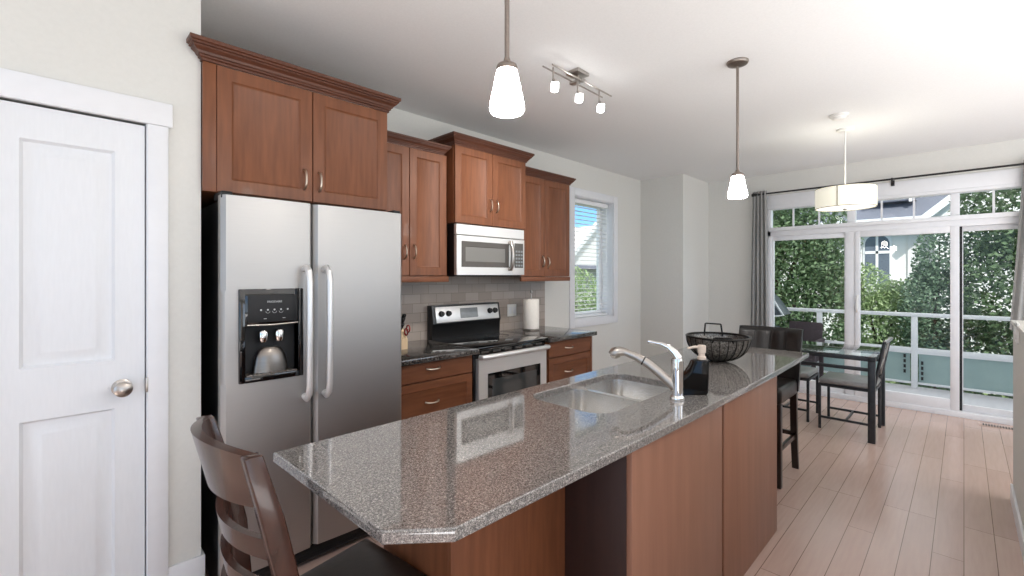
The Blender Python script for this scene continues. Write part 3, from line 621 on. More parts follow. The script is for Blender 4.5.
# worktop with clipped corner, gently bowed front, sink cut-out
def rrect(x0, x1, y0, y1, r, n=6):
    out = []
    for cx, cy, a0 in ((x1-r, y1-r, 0), (x0+r, y1-r, PI/2), (x0+r, y0+r, PI), (x1-r, y0+r, 1.5*PI)):
        for i in range(n+1):
            a = a0 + PI/2*i/n; out.append((cx+r*math.cos(a), cy+r*math.sin(a)))
    return out
front = [(.578+(3.575-.578)*t_, .738 - .020*math.sin(PI*t_)) for t_ in [i/20 for i in range(21)]]
outer = [(.453, 1.435), (.468, .836)] + front + [(3.578, 1.42), (3.56, 1.43)]
SX0, SX1, SY0, SY1 = 1.425, 2.115, .945, 1.335
hole = rrect(SX0, SX1, SY0, SY1, .085)
bm = bmesh.new()
def loop(pts, z): return [bm.verts.new((x, y, z)) for x, y in pts]
def shrink(pts, d):
    out = []; n = len(pts)
    for i in range(n):
        a, p, c_ = Vector(pts[i-1]), Vector(pts[i]), Vector(pts[(i+1) % n]); t1 = (p-a).normalized(); t2 = (c_-p).normalized()
        n1 = Vector((-t1.y, t1.x)); n2 = Vector((-t2.y, t2.x)); bs = (n1+n2)/(1+n1.dot(n2)); out.append(tuple(p + bs*d))
    return out
ZT, ZB = .914, .884
loops = []
area2 = sum(outer[i-1][0]*outer[i][1]-outer[i][0]*outer[i-1][1] for i in range(len(outer)))
sg = 1 if area2 > 0 else -1
o0 = [loop(shrink(outer, sg*.004), ZT), loop(shrink(outer, sg*.001), ZT-.002), loop(outer, ZT-.005), loop(outer, ZB+.003), loop(shrink(outer, sg*.003), ZB)]
h0 = [loop(shrink(hole, -.003), ZT), loop(hole, ZT-.004), loop(hole, ZB)]
for RR in (o0, h0):
    for A, B in zip(RR, RR[1:]):
        n = len(A)
        for j in range(n): bm.faces.new([A[j], A[(j+1) % n], B[(j+1) % n], B[j]])
def fill(A, B):
    es = []
    for R in (A, B):
        for j in range(len(R)): es.append(bm.edges.get((R[j], R[(j+1) % len(R)])))
    bmesh.ops.triangle_fill(bm, edges=es, use_beauty=True)
fill(o0[0], h0[0]); fill(o0[-1], h0[-1])
mb0 = MB(); mb0.bm.free(); mb0.bm = bm
ct = obj('island_worktop', mb0, 'granite', sharp=30); tag(ct, 'long polished grey granite island worktop with one clipped corner', 'countertop')
# sink: two bowls
sk = thing('kitchen_sink', 'double-bowl stainless sink set under the island worktop', 'sink', (1.77, 1.14, .72))
def bowl(x0, x1, y0, y1, zb):
    b = MB(); R = []
    for ins, z, r in ((-.012, .8735, .075), (0, .88355, .07), (.002, .86, .07), (.010, zb+.03, .065), (.03, zb+.004, .06), (.05, zb, .05)):
        R.append([b.bm.verts.new((x, y, z)) for x, y in rrect(x0+ins, x1-ins, y0+ins, y1-ins, r)])
    for A, B in zip(R, R[1:]):
        n = len(A)
        for j in range(n): b.bm.faces.new([A[j], A[(j+1) % n], B[(j+1) % n], B[j]])
    b.bm.faces.new(R[-1]); return b
obj('bowl', bowl(SX0-.012, 1.795, SY0-.012, SY1+.012, .70), 'sinksteel', sk, recalc=True)
obj('bowl', bowl(1.822, SX1+.012, SY0-.012, SY1+.012, .72), 'sinksteel', sk, recalc=True)
dvd = MB().box(1.7945, 1.8225, SY0+.058, SY1-.058, .80, .8835)
for yy, sg_ in ((SY1+.012, 1), (SY0-.012, -1)):
    la = [(1.725+.07*math.sin(PI/2*i/8), yy - sg_*(.07-.07*math.cos(PI/2*i/8))) for i in range(9)]
    ra = [(1.892-.07*math.sin(PI/2*i/8), yy - sg_*(.07-.07*math.cos(PI/2*i/8))) for i in range(8, -1, -1)]
    dvd.prism(la+ra, .80, .8834)
obj('divider', dvd, 'sinksteel', sk)
for x in (1.60, 1.97):
    obj('drain', MB().lathe([(0, .7225), (.03, .7225), (.034, .726), (.045, .7235), (.045, .70)], (x, 1.14, 0 if x > 1.8 else -.02), 24), 'chrome', sk)
# faucet
fc = thing('faucet', 'chrome pull-out kitchen faucet with a curved lever beside the sink', 'faucet', (1.83, .848, .914))
FX, FY = 1.835, .850
obj('body', MB().lathe([(0, .9145), (.030, .9145), (.031, .920), (.028, .930), (.0245, .934), (.0245, 1.03), (.025, 1.07), (.022, 1.085), (.012, 1.094), (0, 1.096)], (FX, FY, 0), 28), 'chrome', fc)
D2 = Vector((-.34, .94, 0)).normalized()
def fp(d, z, o=0): return tuple(Vector((FX, FY, z)) + D2*d)
sp_ = obj('spout', MB().tube([fp(0, .955), fp(.03, .985), fp(.075, 1.022), (fp(.12, 1.055)), fp(.165, 1.080), fp(.215, 1.097)], [.022, .021, .0195, .019, .0175, .016], 16), 'brushed', fc)
obj('spray_head', MB().tube([fp(.212, 1.097), fp(.235, 1.099), fp(.245, 1.096), fp(.262, 1.088), fp(.272, 1.080)], [.016, .0215, .025, .026, .021], 18), 'brushed', sp_)
obj('spray_face', MB().tube([fp(.258, 1.092), fp(.278, 1.080)], [.021, .016], 16), 'chrome', sp_)
obj('joint_ring', MB().tube([fp(.134, 1.064), fp(.139, 1.0665)], .0198, 16), 'blackmatte', sp_)
obj('lever', MB().tube([fp(-.004, 1.085), fp(.012, 1.110), fp(.035, 1.130), fp(.062, 1.142), fp(.09, 1.146), fp(.118, 1.150)], [.020, .017, .0125, .0085, .0065, .0075], 12), 'chrome', fc)
# soap dispenser: black swoosh
so = thing('soap_dispenser', 'glossy black swoosh-shaped soap dispenser beside the faucet', 'soap dispenser', (1.985, .845, .914))
rv = Vector((.7046, -.7096, 0)); ctr = Vector((1.985, .845, 0))
prof_l = [(-.060, .0), (-.064, .010), (-.064, .055), (-.056, .066), (-.038, .074), (-.018, .095), (-.004, .124), (.004, .143), (.010, .150)]
prof_r = [(.060, .150), (.062, .146), (.058, .08), (.055, .01), (.050, 0)]
b = MB(); R = []
for k in range(13):
    a = -PI/2 + PI*k/12; wv = .034*math.sin(a); sc = .72 + .28*math.cos(a)**.6 if math.cos(a) > 1e-4 else .72
    ring = []
    cx = .028
    for u, z in prof_l + prof_r:
        uu = .055 + (cx + (u-cx)*sc - .055)*1.25; ring.append(b.bm.verts.new(ctr + rv*uu + Vector((rv.y*-1, rv.x, 0))*wv*(1 if z < .1 else .75) + Vector((0, 0, .914+z*(.94+.06*sc)))))
    R.append(ring)
n = len(R[0])
for A, B in zip(R, R[1:]):
    for j in range(n): b.bm.faces.new([A[j], A[(j+1) % n], B[(j+1) % n], B[j]])
b.bm.faces.new(R[0]); b.bm.faces.new(R[-1][::-1])
obj('bottle', b, 'soap', so, sharp=50)
pc = ctr + rv*.036
obj('pump', MB().lathe([(0, 1.055), (.018, 1.055), (.019, 1.075), (.014, 1.079), (.013, 1.09), (.017, 1.093), (.018, 1.122), (.015, 1.126), (0, 1.127)], (pc.x, pc.y, 0), 20), 'pump', so)
obj('nozzle', MB().tube([pc + Vector((0, 0, 1.116)), pc - rv*.03 + Vector((0, 0, 1.118)), pc - rv*.062 + Vector((0, 0, 1.112))], [.007, .006, .005], 10), 'pump', so)
# mesh basket bowl
bk = thing('wire_basket', 'dark pewter mesh basket bowl with two square handles on the island', 'basket', (2.84, 1.06, .914), rz=math.radians(-6), local=True)
bo = []
for i in range(15):
    a = PI/2*i/14; bo.append((.178*math.sin(a)**.85 if i else 0, .145*(1-math.cos(a))))
bw = [(r, z+.004) for r, z in bo]; inn = [(max(r-.004, 0), z+.008) for r, z in bo][::-1]
obj('bowl', MB().lathe(bw + inn, (0, 0, 0), 48), 'basket', bk)
obj('rim', MB().tube([(.178*math.cos(a), .178*math.sin(a), .150) for a in [2*PI*i/48 for i in range(49)]], .007, 8), 'basketrim', bk)
rb = MB()
for k in range(12):
    a = PI*k/12
    for sgn in (1, -1): rb.tube([(sgn*(r+.002)*math.cos(a), sgn*(r+.002)*math.sin(a), z+.003) for r, z in bo[1:]], .0022, 6)
obj('ribs', rb, 'basketrim', bk)
for sgn, lift in ((1, 1.0), (-1, .25)):
    dirv = Vector((math.cos(.62), math.sin(.62), 0))*sgn*.165; tg = Vector((-math.sin(.62), math.cos(.62), 0))
    p = [dirv - tg*.055 + Vector((0, 0, .130)), dirv*1.06 - tg*.046 + Vector((0, 0, .145+.062*lift)), dirv*1.06 + tg*.046 + Vector((0, 0, .145+.066*lift)), dirv + tg*.055 + Vector((0, 0, .130))]
    hb = MB()
    for q, r_ in zip(p, p[1:]): hb.bar(q, r_, .009, .009, bev=.002)
    obj('handle', hb, 'basketrim', bk)

# ================================================================== LAMPS
def pendant(name, label, x, y, zb):
    t_ = thing(name, label, 'pendant lamp', (x, y, H), group='pendants over the island', local=True)
    z = zb - H
    obj('canopy', MB().lathe([(0, 0), (.062, 0), (.062, -.006), (.056, -.016), (.03, -.026), (.008, -.030), (0, -.030)], (0, 0, 0), 32), 'lampmetal', t_)
    obj('stem', MB().tube([(0, 0, -.026), (0, 0, z+.160)], .008, 12), 'lampmetal', t_)
    obj('socket_cap', MB().lathe([(0, z+.172), (.009, z+.170), (.012, z+.158), (.030, z+.148), (.033, z+.142), (.033, z+.130), (0, z+.130)], (0, 0, 0), 28), 'lampmetal', t_)
    obj('glass_shade', MB().lathe([(0, z+.132), (.030, z+.132), (.034, z+.12), (.0535, z+.026), (.0548, z+.010), (.050, z), (.0, z-.004)], (0, 0, 0), 36), 'shade', t_)
    return t_
pendant('pendant_lamp', 'nearest white glass pendant lamp above the clipped island end', .997, 1.012, 1.940)
pendant('pendant_lamp', 'white glass pendant lamp hung over the basket end of the island', 2.925, .975, 1.905)
tl = thing('track_light', 'silver three-head track light on the ceiling above the aisle', 'ceiling light', (2.36, 1.755, H))
ta, tb_ = Vector((2.05, 1.74, 2.665)), Vector((2.70, 1.755, 2.665))
for off in (-.036, .036):
    obj('rail', MB().tube([ta + Vector((0, off, .012 if off > 0 else 0)), tb_ + Vector((0, off, .012 if off > 0 else 0))], .005, 8), 'brushed', tl)
obj('canopy', MB().box(2.295, 2.415, 1.70, 1.80, 2.706, 2.73, .006).box(2.335, 2.375, 1.70, 1.80, 2.66, 2.676, .003).bar((2.355, 1.75, 2.67), (2.355, 1.75, 2.71), .02, .02), 'brushed', tl)
for x in (2.085, 2.325, 2.565):
    sp0 = Vector((x, 1.727, 2.665)); hd = obj('stem', MB().tube([sp0, sp0-Vector((0, 0, .075))], .005, 8).tube([sp0-Vector((0, 0, .07)), sp0-Vector((-.005, .015, .09))], .009, 8), 'brushed', tl)
    sl = bpy.data.lights.new('track_spot', 'SPOT'); sl.energy = 20; sl.spot_size = math.radians(85); sl.spot_blend = .8; sl.shadow_soft_size = .02; sl.color = (1, .97, .92)
    so_ = bpy.data.objects.new('track_spot', sl); COL.objects.link(so_); so_.location = sp0 - tl.location + Vector((0, .02, -.165)); so_.parent = tl
    so_.rotation_euler = Vector((.05, .85, -.62)).to_track_quat('-Z', 'Y').to_euler()
    st = MB(); c0 = sp0 - Vector((0, .012, .118)); n = 8
    ringp = [(c0.x + (.030 if i % 2 == 0 else .017)*math.cos(PI*i/4), c0.y + (.030 if i % 2 == 0 else .017)*math.sin(PI*i/4)) for i in range(8)]
    st.prism(ringp, c0.z-.022, c0.z+.022, 'z', .004); obj('glass_head', st, 'crystal', hd)
    obj('bulb', MB().lathe([(0, c0.z-.032), (.012, c0.z-.028), (.013, c0.z-.02), (0, c0.z-.02)], (c0.x, c0.y, 0), 14), 'bulb', hd)
dl = thing('drum_pendant', 'cream drum shade pendant lamp above the dining table', 'pendant lamp', (4.93, .745, H), local=True)
zb = 2.03 - H
obj('canopy', MB().lathe([(0, 0), (.062, 0), (.062, -.018), (.05, -.024), (0, -.024)], (0, 0, 0), 32), 'plastic', dl)
obj('stem', MB().tube([(0, 0, -.02), (0, 0, zb+.2)], .006, 10), 'plastic', dl)
b = MB().lathe([(.222, zb), (.222, zb+.175), (.217, zb+.175), (.217, zb), (.222, zb)], (0, 0, 0), 64); ds = obj('drum_shade', b, 'drum', dl)
obj('shade_trim', MB().lathe([(.2235, zb-.001), (.2235, zb+.004), (.217, zb+.004), (.217, zb-.001), (.2235, zb-.001)], (0, 0, 0), 64).lathe([(.2235, zb+.171), (.2235, zb+.176), (.217, zb+.176), (.217, zb+.171), (.2235, zb+.171)], (0, 0, 0), 64).box(-.226, -.221, .018, .026, zb, zb+.175), 'drumtrim', ds)
obj('diffuser', MB().lathe([(0, zb-.006), (.12, zb-.004), (.205, zb+.004), (.216, zb+.010), (0, zb+.010)], (0, 0, 0), 48), 'diffuser', dl)
obj('finial', MB().lathe([(0, zb-.018), (.014, zb-.016), (.018, zb-.010), (.018, zb-.004), (0, zb-.004)], (0, 0, 0), 18), 'brushed', dl)
obj('spider', MB().bar((-.217, 0, zb+.14), (.217, 0, zb+.14), .006, .004).bar((0, -.217, zb+.14), (0, .217, zb+.14), .006, .004), 'plastic', dl)
pl = bpy.data.lights.new('drum_bulb_light', 'POINT'); pl.energy = 2.5; pl.color = (1, .98, .95); pl.shadow_soft_size = .14
po = bpy.data.objects.new('drum_bulb_light', pl); COL.objects.link(po); po.location = (0, 0, zb+.12); po.parent = dl
sm = thing('smoke_detector', 'white round smoke detector on the ceiling beside the drum pendant', 'smoke detector', (4.46, .715, H), local=True)
obj('base', MB().lathe([(0, 0), (.066, 0), (.066, -.014), (.058, -.022), (0, -.022)], (0, 0, 0), 32), 'plastic', sm)
obj('cover', MB().lathe([(.052, -.022), (.050, -.030), (.036, -.042), (0, -.044)], (0, 0, 0), 32), 'plastic', sm)

# ================================================================== CURTAINS
RXX = 6.375
rod = thing('curtain_rod', 'black iron curtain rod across the top of the patio windows', 'curtain rod', (RXX, .7, 2.475))
obj('rod', MB().tube([(RXX, 1.90, 2.475), (RXX, -.85, 2.475)], .0105, 12), 'rod', rod)
obj('finial', MB().lathe([(0, 1.955), (.018, 1.95), (.026, 1.93), (.022, 1.908), (.012, 1.895), (0, 1.895)], (RXX, 0, 2.475), 18, 'y'), 'rod', rod)
for y in (1.87, .55, -.8):
    obj('bracket', MB().bar((PW-.02, y, 2.435), (RXX, y, 2.462), .012, .012).box(PW-.03, PW-.018, y-.016, y+.016, 2.41, 2.47, .002).bar((RXX-.004, y, 2.458), (RXX-.004, y, 2.487), .014, .03), 'rod', rod)
def cl(u, v):
    z = 2.515*(1-v) + .02*v; w_ = .165 + .07*v; yc = 1.862 + .0*v
    y = yc + w_*(.5-u) ; x = RXX + (.016+.010*v)*math.sin(u*2*PI*4 + .6) + .004*math.sin(9*v+u*5)
    return (x, y, z)
tag(obj('curtain', MB().sheet(cl, 72, 24, .003), 'curtain', sharp=80), 'grey pleated curtain hanging at the left end of the rod', 'curtain', 'patio curtains')
def cr_(u, v):                                # held back and tied low: swings out then returns behind the tie
    z = 2.515*(1-v) + .93*v
    yl = -.395 + .09*(v**1.1); yr = -.80 + .14*v
    y = yl*(1-u) + yr*u
    x = RXX - .02*v + .032*(1-.35*v)*math.sin(u*2*PI*5 + .4)
    return (x, y, z)
cu = thing('curtain', 'pale grey curtain at the right end of the rod, gathered by the side wall', 'curtain', (RXX, -.5, .1), group='patio curtains')
obj('drape', MB().sheet(cr_, 72, 24, .003), 'curtainpale', cu, sharp=80)
def cr2(u, v):
    z = .93*(1-v) + .02*v
    yl = -.30 - .16*min(1, v*14) - .03*v; yr = -.59 - .04*v
    return (RXX - .02 + .018*math.sin(u*2*PI*5 + .4), yl*(1-u) + yr*u, z)
obj('tail', MB().sheet(cr2, 60, 26, .003), 'curtainpale', cu, sharp=80)
sw = obj('light_switch', MB().box(3.83, 3.965, -.222, -.212, 1.045, 1.165, .003), 'plastic'); tag(sw, 'white light switch plate on the right-hand wall edge', 'light switch')
for x in (3.865, 3.93): obj('rocker', MB().box(x-.016, x+.016, -.214, -.206, 1.07, 1.14, .002), 'plastic', sw)

# ================================================================== STOOLS
def ladder_stool():
    t_ = thing('bar_stool', 'brown wooden ladder-back bar stool at the clipped end of the island', 'bar stool', (.552, 1.206, 0), math.radians(1), local=True)
    SZ = .555
    b = MB()
    def st(u, v):
        x = -.19 + .42*u; hw = .168 + .02*u; y = -hw + 2*hw*v
        return x, y, SZ - .010*math.sin(PI*v)*math.sin(PI*min(1, u*1.2))
    # cushion seat
    nU, nV = 14, 14; top = [[None]*(nV+1) for _ in range(nU+1)]
    for i in range(nU+1):
        for j in range(nV+1):
            x, y, z = st(i/nU, j/nV); e = min(i, nU-i, j, nV-j); z -= {0: .026, 1: .005}.get(e, 0)
            top[i][j] = b.bm.verts.new((x, y, z))
    for i in range(nU):
        for j in range(nV): b.bm.faces.new([top[i][j], top[i+1][j], top[i+1][j+1], top[i][j+1]])
    edge = [top[i][0] for i in range(nU+1)] + [top[nU][j] for j in range(1, nV+1)] + [top[i][nV] for i in range(nU-1, -1, -1)] + [top[0][j] for j in range(nV-1, 0, -1)]
    low = [b.bm.verts.new((v.co.x*.985, v.co.y*.985, SZ-.055)) for v in edge]; n = len(edge)
    for j in range(n): b.bm.faces.new([edge[j], edge[(j+1) % n], low[(j+1) % n], low[j]])
    b.bm.faces.new(low)
    b.xf(Matrix.Translation((0, .034, 0)) @ Matrix.Rotation(math.radians(6), 4, 'Z'))
    obj('seat', b, 'seatleather', t_, 'dark brown padded seat', sharp=60)
    obj('apron', MB().box(-.165, .20, -.165, -.143, SZ-.11, SZ-.055, .002).box(-.165, .20, .143, .165, SZ-.11, SZ-.055, .002).box(.18, .202, -.143, .143, SZ-.11, SZ-.055, .002), 'espresso', t_)
    def post(s_):
        y = s_*.178
        pts = [(-.235, y, 0), (-.205, y, .35), (-.192, y, .60), (-.205, y, .78), (-.238, y*1.01, .93), (-.275, y*1.02, 1.068)]
        b = MB(); R = []
        for i, p in enumerate(pts):
            a, c_ = (.020, .022) if i else (.017, .019)
            if i == 5: a, c_ = .016, .018
            R.append([b.bm.verts.new((p[0]+dx*c_, p[1]+dy*a, p[2])) for dx, dy in ((-1, -1), (1, -1), (1, 1), (-1, 1))])
        for A, B in zip(R, R[1:]):
            for j in range(4): b.bm.faces.new([A[j], A[(j+1) % 4], B[(j+1) % 4], B[j]])
        b.bm.faces.new(R[0][::-1]); b.bm.faces.new(R[-1])
        bmesh.ops.bevel(b.bm, geom=b.bm.edges[:], offset=.004, segments=2, profile=.5, affect='EDGES')
        return b
    for s_ in (-1, 1): obj('rear_post', post(s_), 'espresso', t_, sharp=50)
    for s_ in (-1, 1): obj('front_leg', MB().bar((.175, s_*.155, SZ-.055), (.185, s_*.165, 0), .036, .036, bev=.003), 'espresso', t_)
    def rail(z0, z1, x0, x1, dep, th):
        b = MB(); nn = 14; R = []
        for i in range(nn+1):
            t2 = -1 + 2*i/nn; y = t2*.175; cv = -dep*(1-t2*t2)
            lift = .012*(1-t2*t2) if z1 > 1.0 else 0
            R.append([b.bm.verts.new(p) for p in ((x0+cv-th/2, y, z0), (x0+cv+th/2, y, z0), (x1+cv+th/2, y, z1+lift), (x1+cv-th/2, y, z1+lift))])
        for A, B in zip(R, R[1:]):
            for j in range(4): b.bm.faces.new([A[j], A[(j+1) % 4], B[(j+1) % 4], B[j]])
        b.bm.faces.new(R[0][::-1]); b.bm.faces.new(R[-1]); return b
    obj('top_rail', rail(.950, 1.068, -.243, -.275, .05, .022), 'espresso', t_, sharp=50)
    for z in (.855, .755, .665): obj('slat', rail(z-.024, z+.024, -.213 - .10*max(0, z-.75), -.222 - .10*max(0, z-.75), .045, .016), 'espresso', t_, sharp=50)
    for z, x in ((.22, .183), (.40, .18)): obj('stretcher', MB().bar((x, -.16, z), (x, .16, z), .022, .03, bev=.003), 'espresso', t_)
    for s_ in (-1, 1): obj('stretcher', MB().bar((-.21, s_*.186, .28), (.182, s_*.162, .28), .02, .028, bev=.003), 'espresso', t_)
    return t_
ladder_stool()
def leather_stool():
    t_ = thing('bar_stool', 'black leather bar stool with a padded back at the far island end', 'bar stool', (3.66, 1.085, 0), PI, local=True)
    # local: faces +x (rotated to -X)
    SZ = .672
    b = MB().box(-.20, .235, -.218, .218, SZ-.115, SZ, .028, 4)
    obj('seat', b, 'leather', t_, 'padded black leather seat', sharp=60)
    def bk_(u, v):
        z = SZ-.09 + (1.025-SZ+.09)*v; y = -.222+.444*u
        lean = -.205 - .10*v - .02*v*v; wrap = -.050*(1-(2*u-1)**2)
        return Vector((lean+wrap, y, z))
    b = MB(); nu, nv = 16, 12; F = []; G = []
    for i in range(nu+1):
        fr_, gr_ = [], []
        for j in range(nv+1):
            p = bk_(i/nu, j/nv); e = min(i, nu-i, nv-j); th = .030 if e else .018; zz = 0 if j < nv else .0
            seam = -.009 if i in (4, 8, 12) and j > 4 else 0
            fr_.append(b.bm.verts.new(p + Vector((th+seam, 0, zz)))); gr_.append(b.bm.verts.new(p - Vector((th+seam, 0, -zz))))
        F.append(fr_); G.append(gr_)
    for i in range(nu):
        for j in range(nv):
            b.bm.faces.new([F[i][j], F[i+1][j], F[i+1][j+1], F[i][j+1]]); b.bm.faces.new([G[i][j], G[i][j+1], G[i+1][j+1], G[i+1][j]])
    for j in range(nv):
        b.bm.faces.new([F[0][j], F[0][j+1], G[0][j+1], G[0][j]]); b.bm.faces.new([F[nu][j+1], F[nu][j], G[nu][j], G[nu][j+1]])
    for i in range(nu):
        b.bm.faces.new([F[i][nv], F[i+1][nv], G[i+1][nv], G[i][nv]]); b.bm.faces.new([F[i+1][0], F[i][0], G[i][0], G[i+1][0]])
    bo_ = obj('backrest', b, 'leather', t_, 'black leather back with vertical seams', sharp=60)
    sm_ = MB()
    for u in (.25, .5, .75): sm_.tube([bk_(u, v) + Vector((.0275, 0, 0)) for v in (.42, .6, .8, .96)], .0022, 6)
    obj('seams', sm_, 'blackmatte', bo_)
    for s_ in (-1, 1):
        obj('front_leg', MB().bar((.212, s_*.195, SZ-.11), (.212, s_*.195, 0), .042, .042, bev=.003), 'espressodark', t_)
        pts = [(-.19, s_*.195, SZ-.09), (-.185, s_*.195, .45), (-.20, s_*.195, .22), (-.235, s_*.195, 0)]
        lb = MB()
        R = [[lb.bm.verts.new((p[0]+dx*.021*(1-.12*k), p[1]+dy*.021, p[2])) for dx, dy in ((-1, -1), (1, -1), (1, 1), (-1, 1))] for k, p in enumerate(pts)]
        for A, B in zip(R, R[1:]):
            for j in range(4): lb.bm.faces.new([A[j], A[(j+1) % 4], B[(j+1) % 4], B[j]])
        lb.bm.faces.new(R[0][::-1]); lb.bm.faces.new(R[-1]); obj('rear_leg', lb, 'espressodark', t_, sharp=50)
        obj('stretcher', MB().bar((-.2, s_*.195, .25), (.2, s_*.195, .25), .02, .03), 'espressodark', t_)
    obj('stretcher', MB().bar((.205, -.18, .19), (.205, .18, .19), .022, .032), 'espressodark', t_)
    obj('stretcher', MB().bar((-.19, -.18, .27), (-.19, .18, .27), .02, .03), 'espressodark', t_)
    return t_
leather_stool()

# ================================================================== DINING
tb2 = thing('dining_table', 'dark metal dining table with a glass top by the patio door', 'dining table', (5.265, 1.01, 0))
TX0, TX1, TY0, TY1, TZ = 4.91, 5.62, .535, 1.47, .742
ftb = MB()
for y in (TY0, TY1-.05): ftb.box(TX0, TX1, y, y+.05, TZ-.045, TZ-.008, .002)
for x in (TX0, TX1-.05): ftb.box(x, x+.05, TY0+.05, TY1-.05, TZ-.045, TZ-.008, .002)
obj('frame', ftb, 'gunmetal', tb2)
for x in (TX0, TX1-.05):
    for y in (TY0, TY1-.05): obj('leg', MB().box(x, x+.05, y, y+.05, 0, TZ-.046, .002), 'gunmetal', tb2)
for x in (TX0+.012, TX1-.038): obj('apron_rail', MB().box(x, x+.026, TY0+.05, TY1-.05, TZ-.135, TZ-.105, .002), 'gunmetal', tb2)
obj('glass_top', MB().box(TX0-.005, TX1+.005, TY0-.005, TY1+.005, TZ-.008, TZ, .002), 'tableglass', tb2)
def dining_chair(name, label, loc, rz):
    t_ = thing(name, label, 'chair', loc, rz, 'metal dining chairs', local=True)
    W_, D_ = .40, .40
    b = MB().box(-D_/2-.01, D_/2+.01, -W_/2-.012, W_/2+.012, .425, .475, .02, 3); obj('seat', b, 'seatgrey', t_, 'grey padded seat', sharp=60)
    fb = MB()
    for s_ in (-1, 1): fb.box(-D_/2, D_/2, s_*W_/2-.009, s_*W_/2+.009, .40, .425)
    for x in (-D_/2, D_/2): fb.box(x-.009, x+.009, -W_/2, W_/2, .40, .425)
    obj('seat_frame', fb, 'gunmetal', t_)
    for s_ in (-1, 1):
        obj('front_leg', MB().box(D_/2-.011, D_/2+.011, s_*W_/2-.011, s_*W_/2+.011, 0, .425, .002), 'gunmetal', t_)
        obj('rear_leg', MB().tube([(-D_/2, s_*W_/2, 0), (-D_/2, s_*W_/2, .42), (-D_/2-.012, s_*W_/2, .50), (-D_/2-.075, s_*W_/2, .855)], .0135, 8), 'gunmetal', t_)
        obj('stretcher', MB().bar((-D_/2, s_*W_/2, .11), (D_/2, s_*W_/2, .11), .014, .02), 'gunmetal', t_)
    obj('stretcher', MB().bar((0, -W_/2, .11), (0, W_/2, .11), .014, .02), 'gunmetal', t_)
    obj('top_rail', MB().tube([(-D_/2-.075, -W_/2, .85), (-D_/2-.095, -W_/4, .862), (-D_/2-.100, 0, .866), (-D_/2-.095, W_/4, .862), (-D_/2-.075, W_/2, .85)], .014, 10, flat=1.0), 'chairback', t_)
    cbk = MB()
    for s_ in (-1, 1):
        cbk.tube([(-D_/2-.005, s_*W_/2, .50), (-D_/2-.035, s_*W_*.22, .62), (-D_/2-.052, 0, .69), (-D_/2-.065, -s_*W_*.26, .77), (-D_/2-.073, -s_*W_/2, .84)], .007, 8)
    obj('cross_bars', cbk, 'chairback', t_)
    return t_
dc = dining_chair('dining_chair', 'metal dining chair with a grey seat at the right end of the glass table', (5.29, .765, 0), PI/2)
copy_thing(dc, (5.41, 1.285, 0), -PI/2, 'metal dining chair at the far end of the glass table behind the leather stool')

# ================================================================== BALCONY
struct('floor_balcony', MB().box(PW+.14, 8.42, -2.6, 4.2, -.22, -.10), 'deck')
rl_ = thing('balcony_railing', 'white balcony railing with clear and frosted glass panels', 'railing', (8.3, .8, -.10))
obj('top_rail', MB().box(8.265, 8.335, -2.6, 4.2, .875, .925, .006), 'frame', rl_)
obj('middle_rail', MB().box(8.275, 8.325, -2.6, 4.2, .37, .45, .004), 'frame', rl_)
obj('bottom_rail', MB().box(8.28, 8.32, -2.6, 4.2, -.045, -.015, .003), 'frame', rl_)
ys = [-2.55, -1.6, -.62, .48, 1.575, 2.7, 4.15]
for y in ys: obj('post', MB().box(8.27, 8.33, y-.034, y+.034, -.10, .88, .004), 'frame', rl_)
for a, c_ in zip(ys, ys[1:]):
    obj('clear_panel', MB().box(8.297, 8.303, a+.045, c_-.045, .45, .875), 'glass', rl_)
    obj('frosted_panel', MB().box(8.295, 8.305, a+.045, c_-.045, -.015, .37), 'frosted', rl_, 'frosted teal glass panel')
for y in (.58, .40):
    gk = MB()
    for i in range(4): gk.box(8.262, 8.275, y-.012, y+.012, (.02 if y < .5 else .10)+i*.07, (.065 if y < .5 else .145)+i*.07)
    obj('panel_clip', gk, 'blackmatte', rl_, 'row of small black glass clips')
gb = thing('barbecue_grill', 'dark grey barbecue grill with its lid raised on the balcony', 'barbecue', (7.65, 2.3, -.10))
obj('cart', MB().box(7.38, 7.92, 2.02, 2.75, -.05, .66, .01), 'bbq', gb)
obj('lid', MB().prism([(1.86, .86), (2.72, .86), (2.74, .95), (2.6, 1.22), (2.2, 1.26), (2.02, 1.10)], 7.40, 7.90, 'x', .015), 'bbq', gb)
obj('lid_trim', MB().tube([(7.395, 2.0, 1.13), (7.395, 1.84, .865), (7.395, 2.2, .80), (7.395, 2.74, .83)], .014, 8), 'frame', gb)
obj('side_shelf', MB().box(7.42, 7.88, 2.75, 2.98, .62, .66, .006), 'brushed', gb)
for x in (7.42, 7.88):
    for y in (2.06, 2.70): obj('wheel', MB().lathe([(0, -.012), (.045, -.012), (.05, -.006), (.05, .006), (.045, .012), (0, .012)], (x, y, -.05), 18, 'y'), 'blackmatte', gb)
wk = thing('patio_chair', 'dark wicker patio armchair on the balcony beside the grill', 'patio chair', (7.75, 1.72, -.10))
obj('seat', MB().box(7.5, 8.05, 1.52, 1.92, .16, .30, .03, 3), 'plum', wk)
obj('backrest', MB().prism([(7.98, .28), (8.08, .28), (8.16, .70), (8.10, .73)], 1.50, 1.94, 'y', .02), 'plum', wk)
for y in (1.50, 1.94): obj('armrest', MB().box(7.48, 8.12, y-.03, y+.03, .42, .50, .02, 3), 'plum', wk)
for x in (7.53, 8.02):
    for y in (1.50, 1.94): obj('leg', MB().box(x-.025, x+.025, y-.025, y+.025, -.10, .44, .004), 'plum', wk)

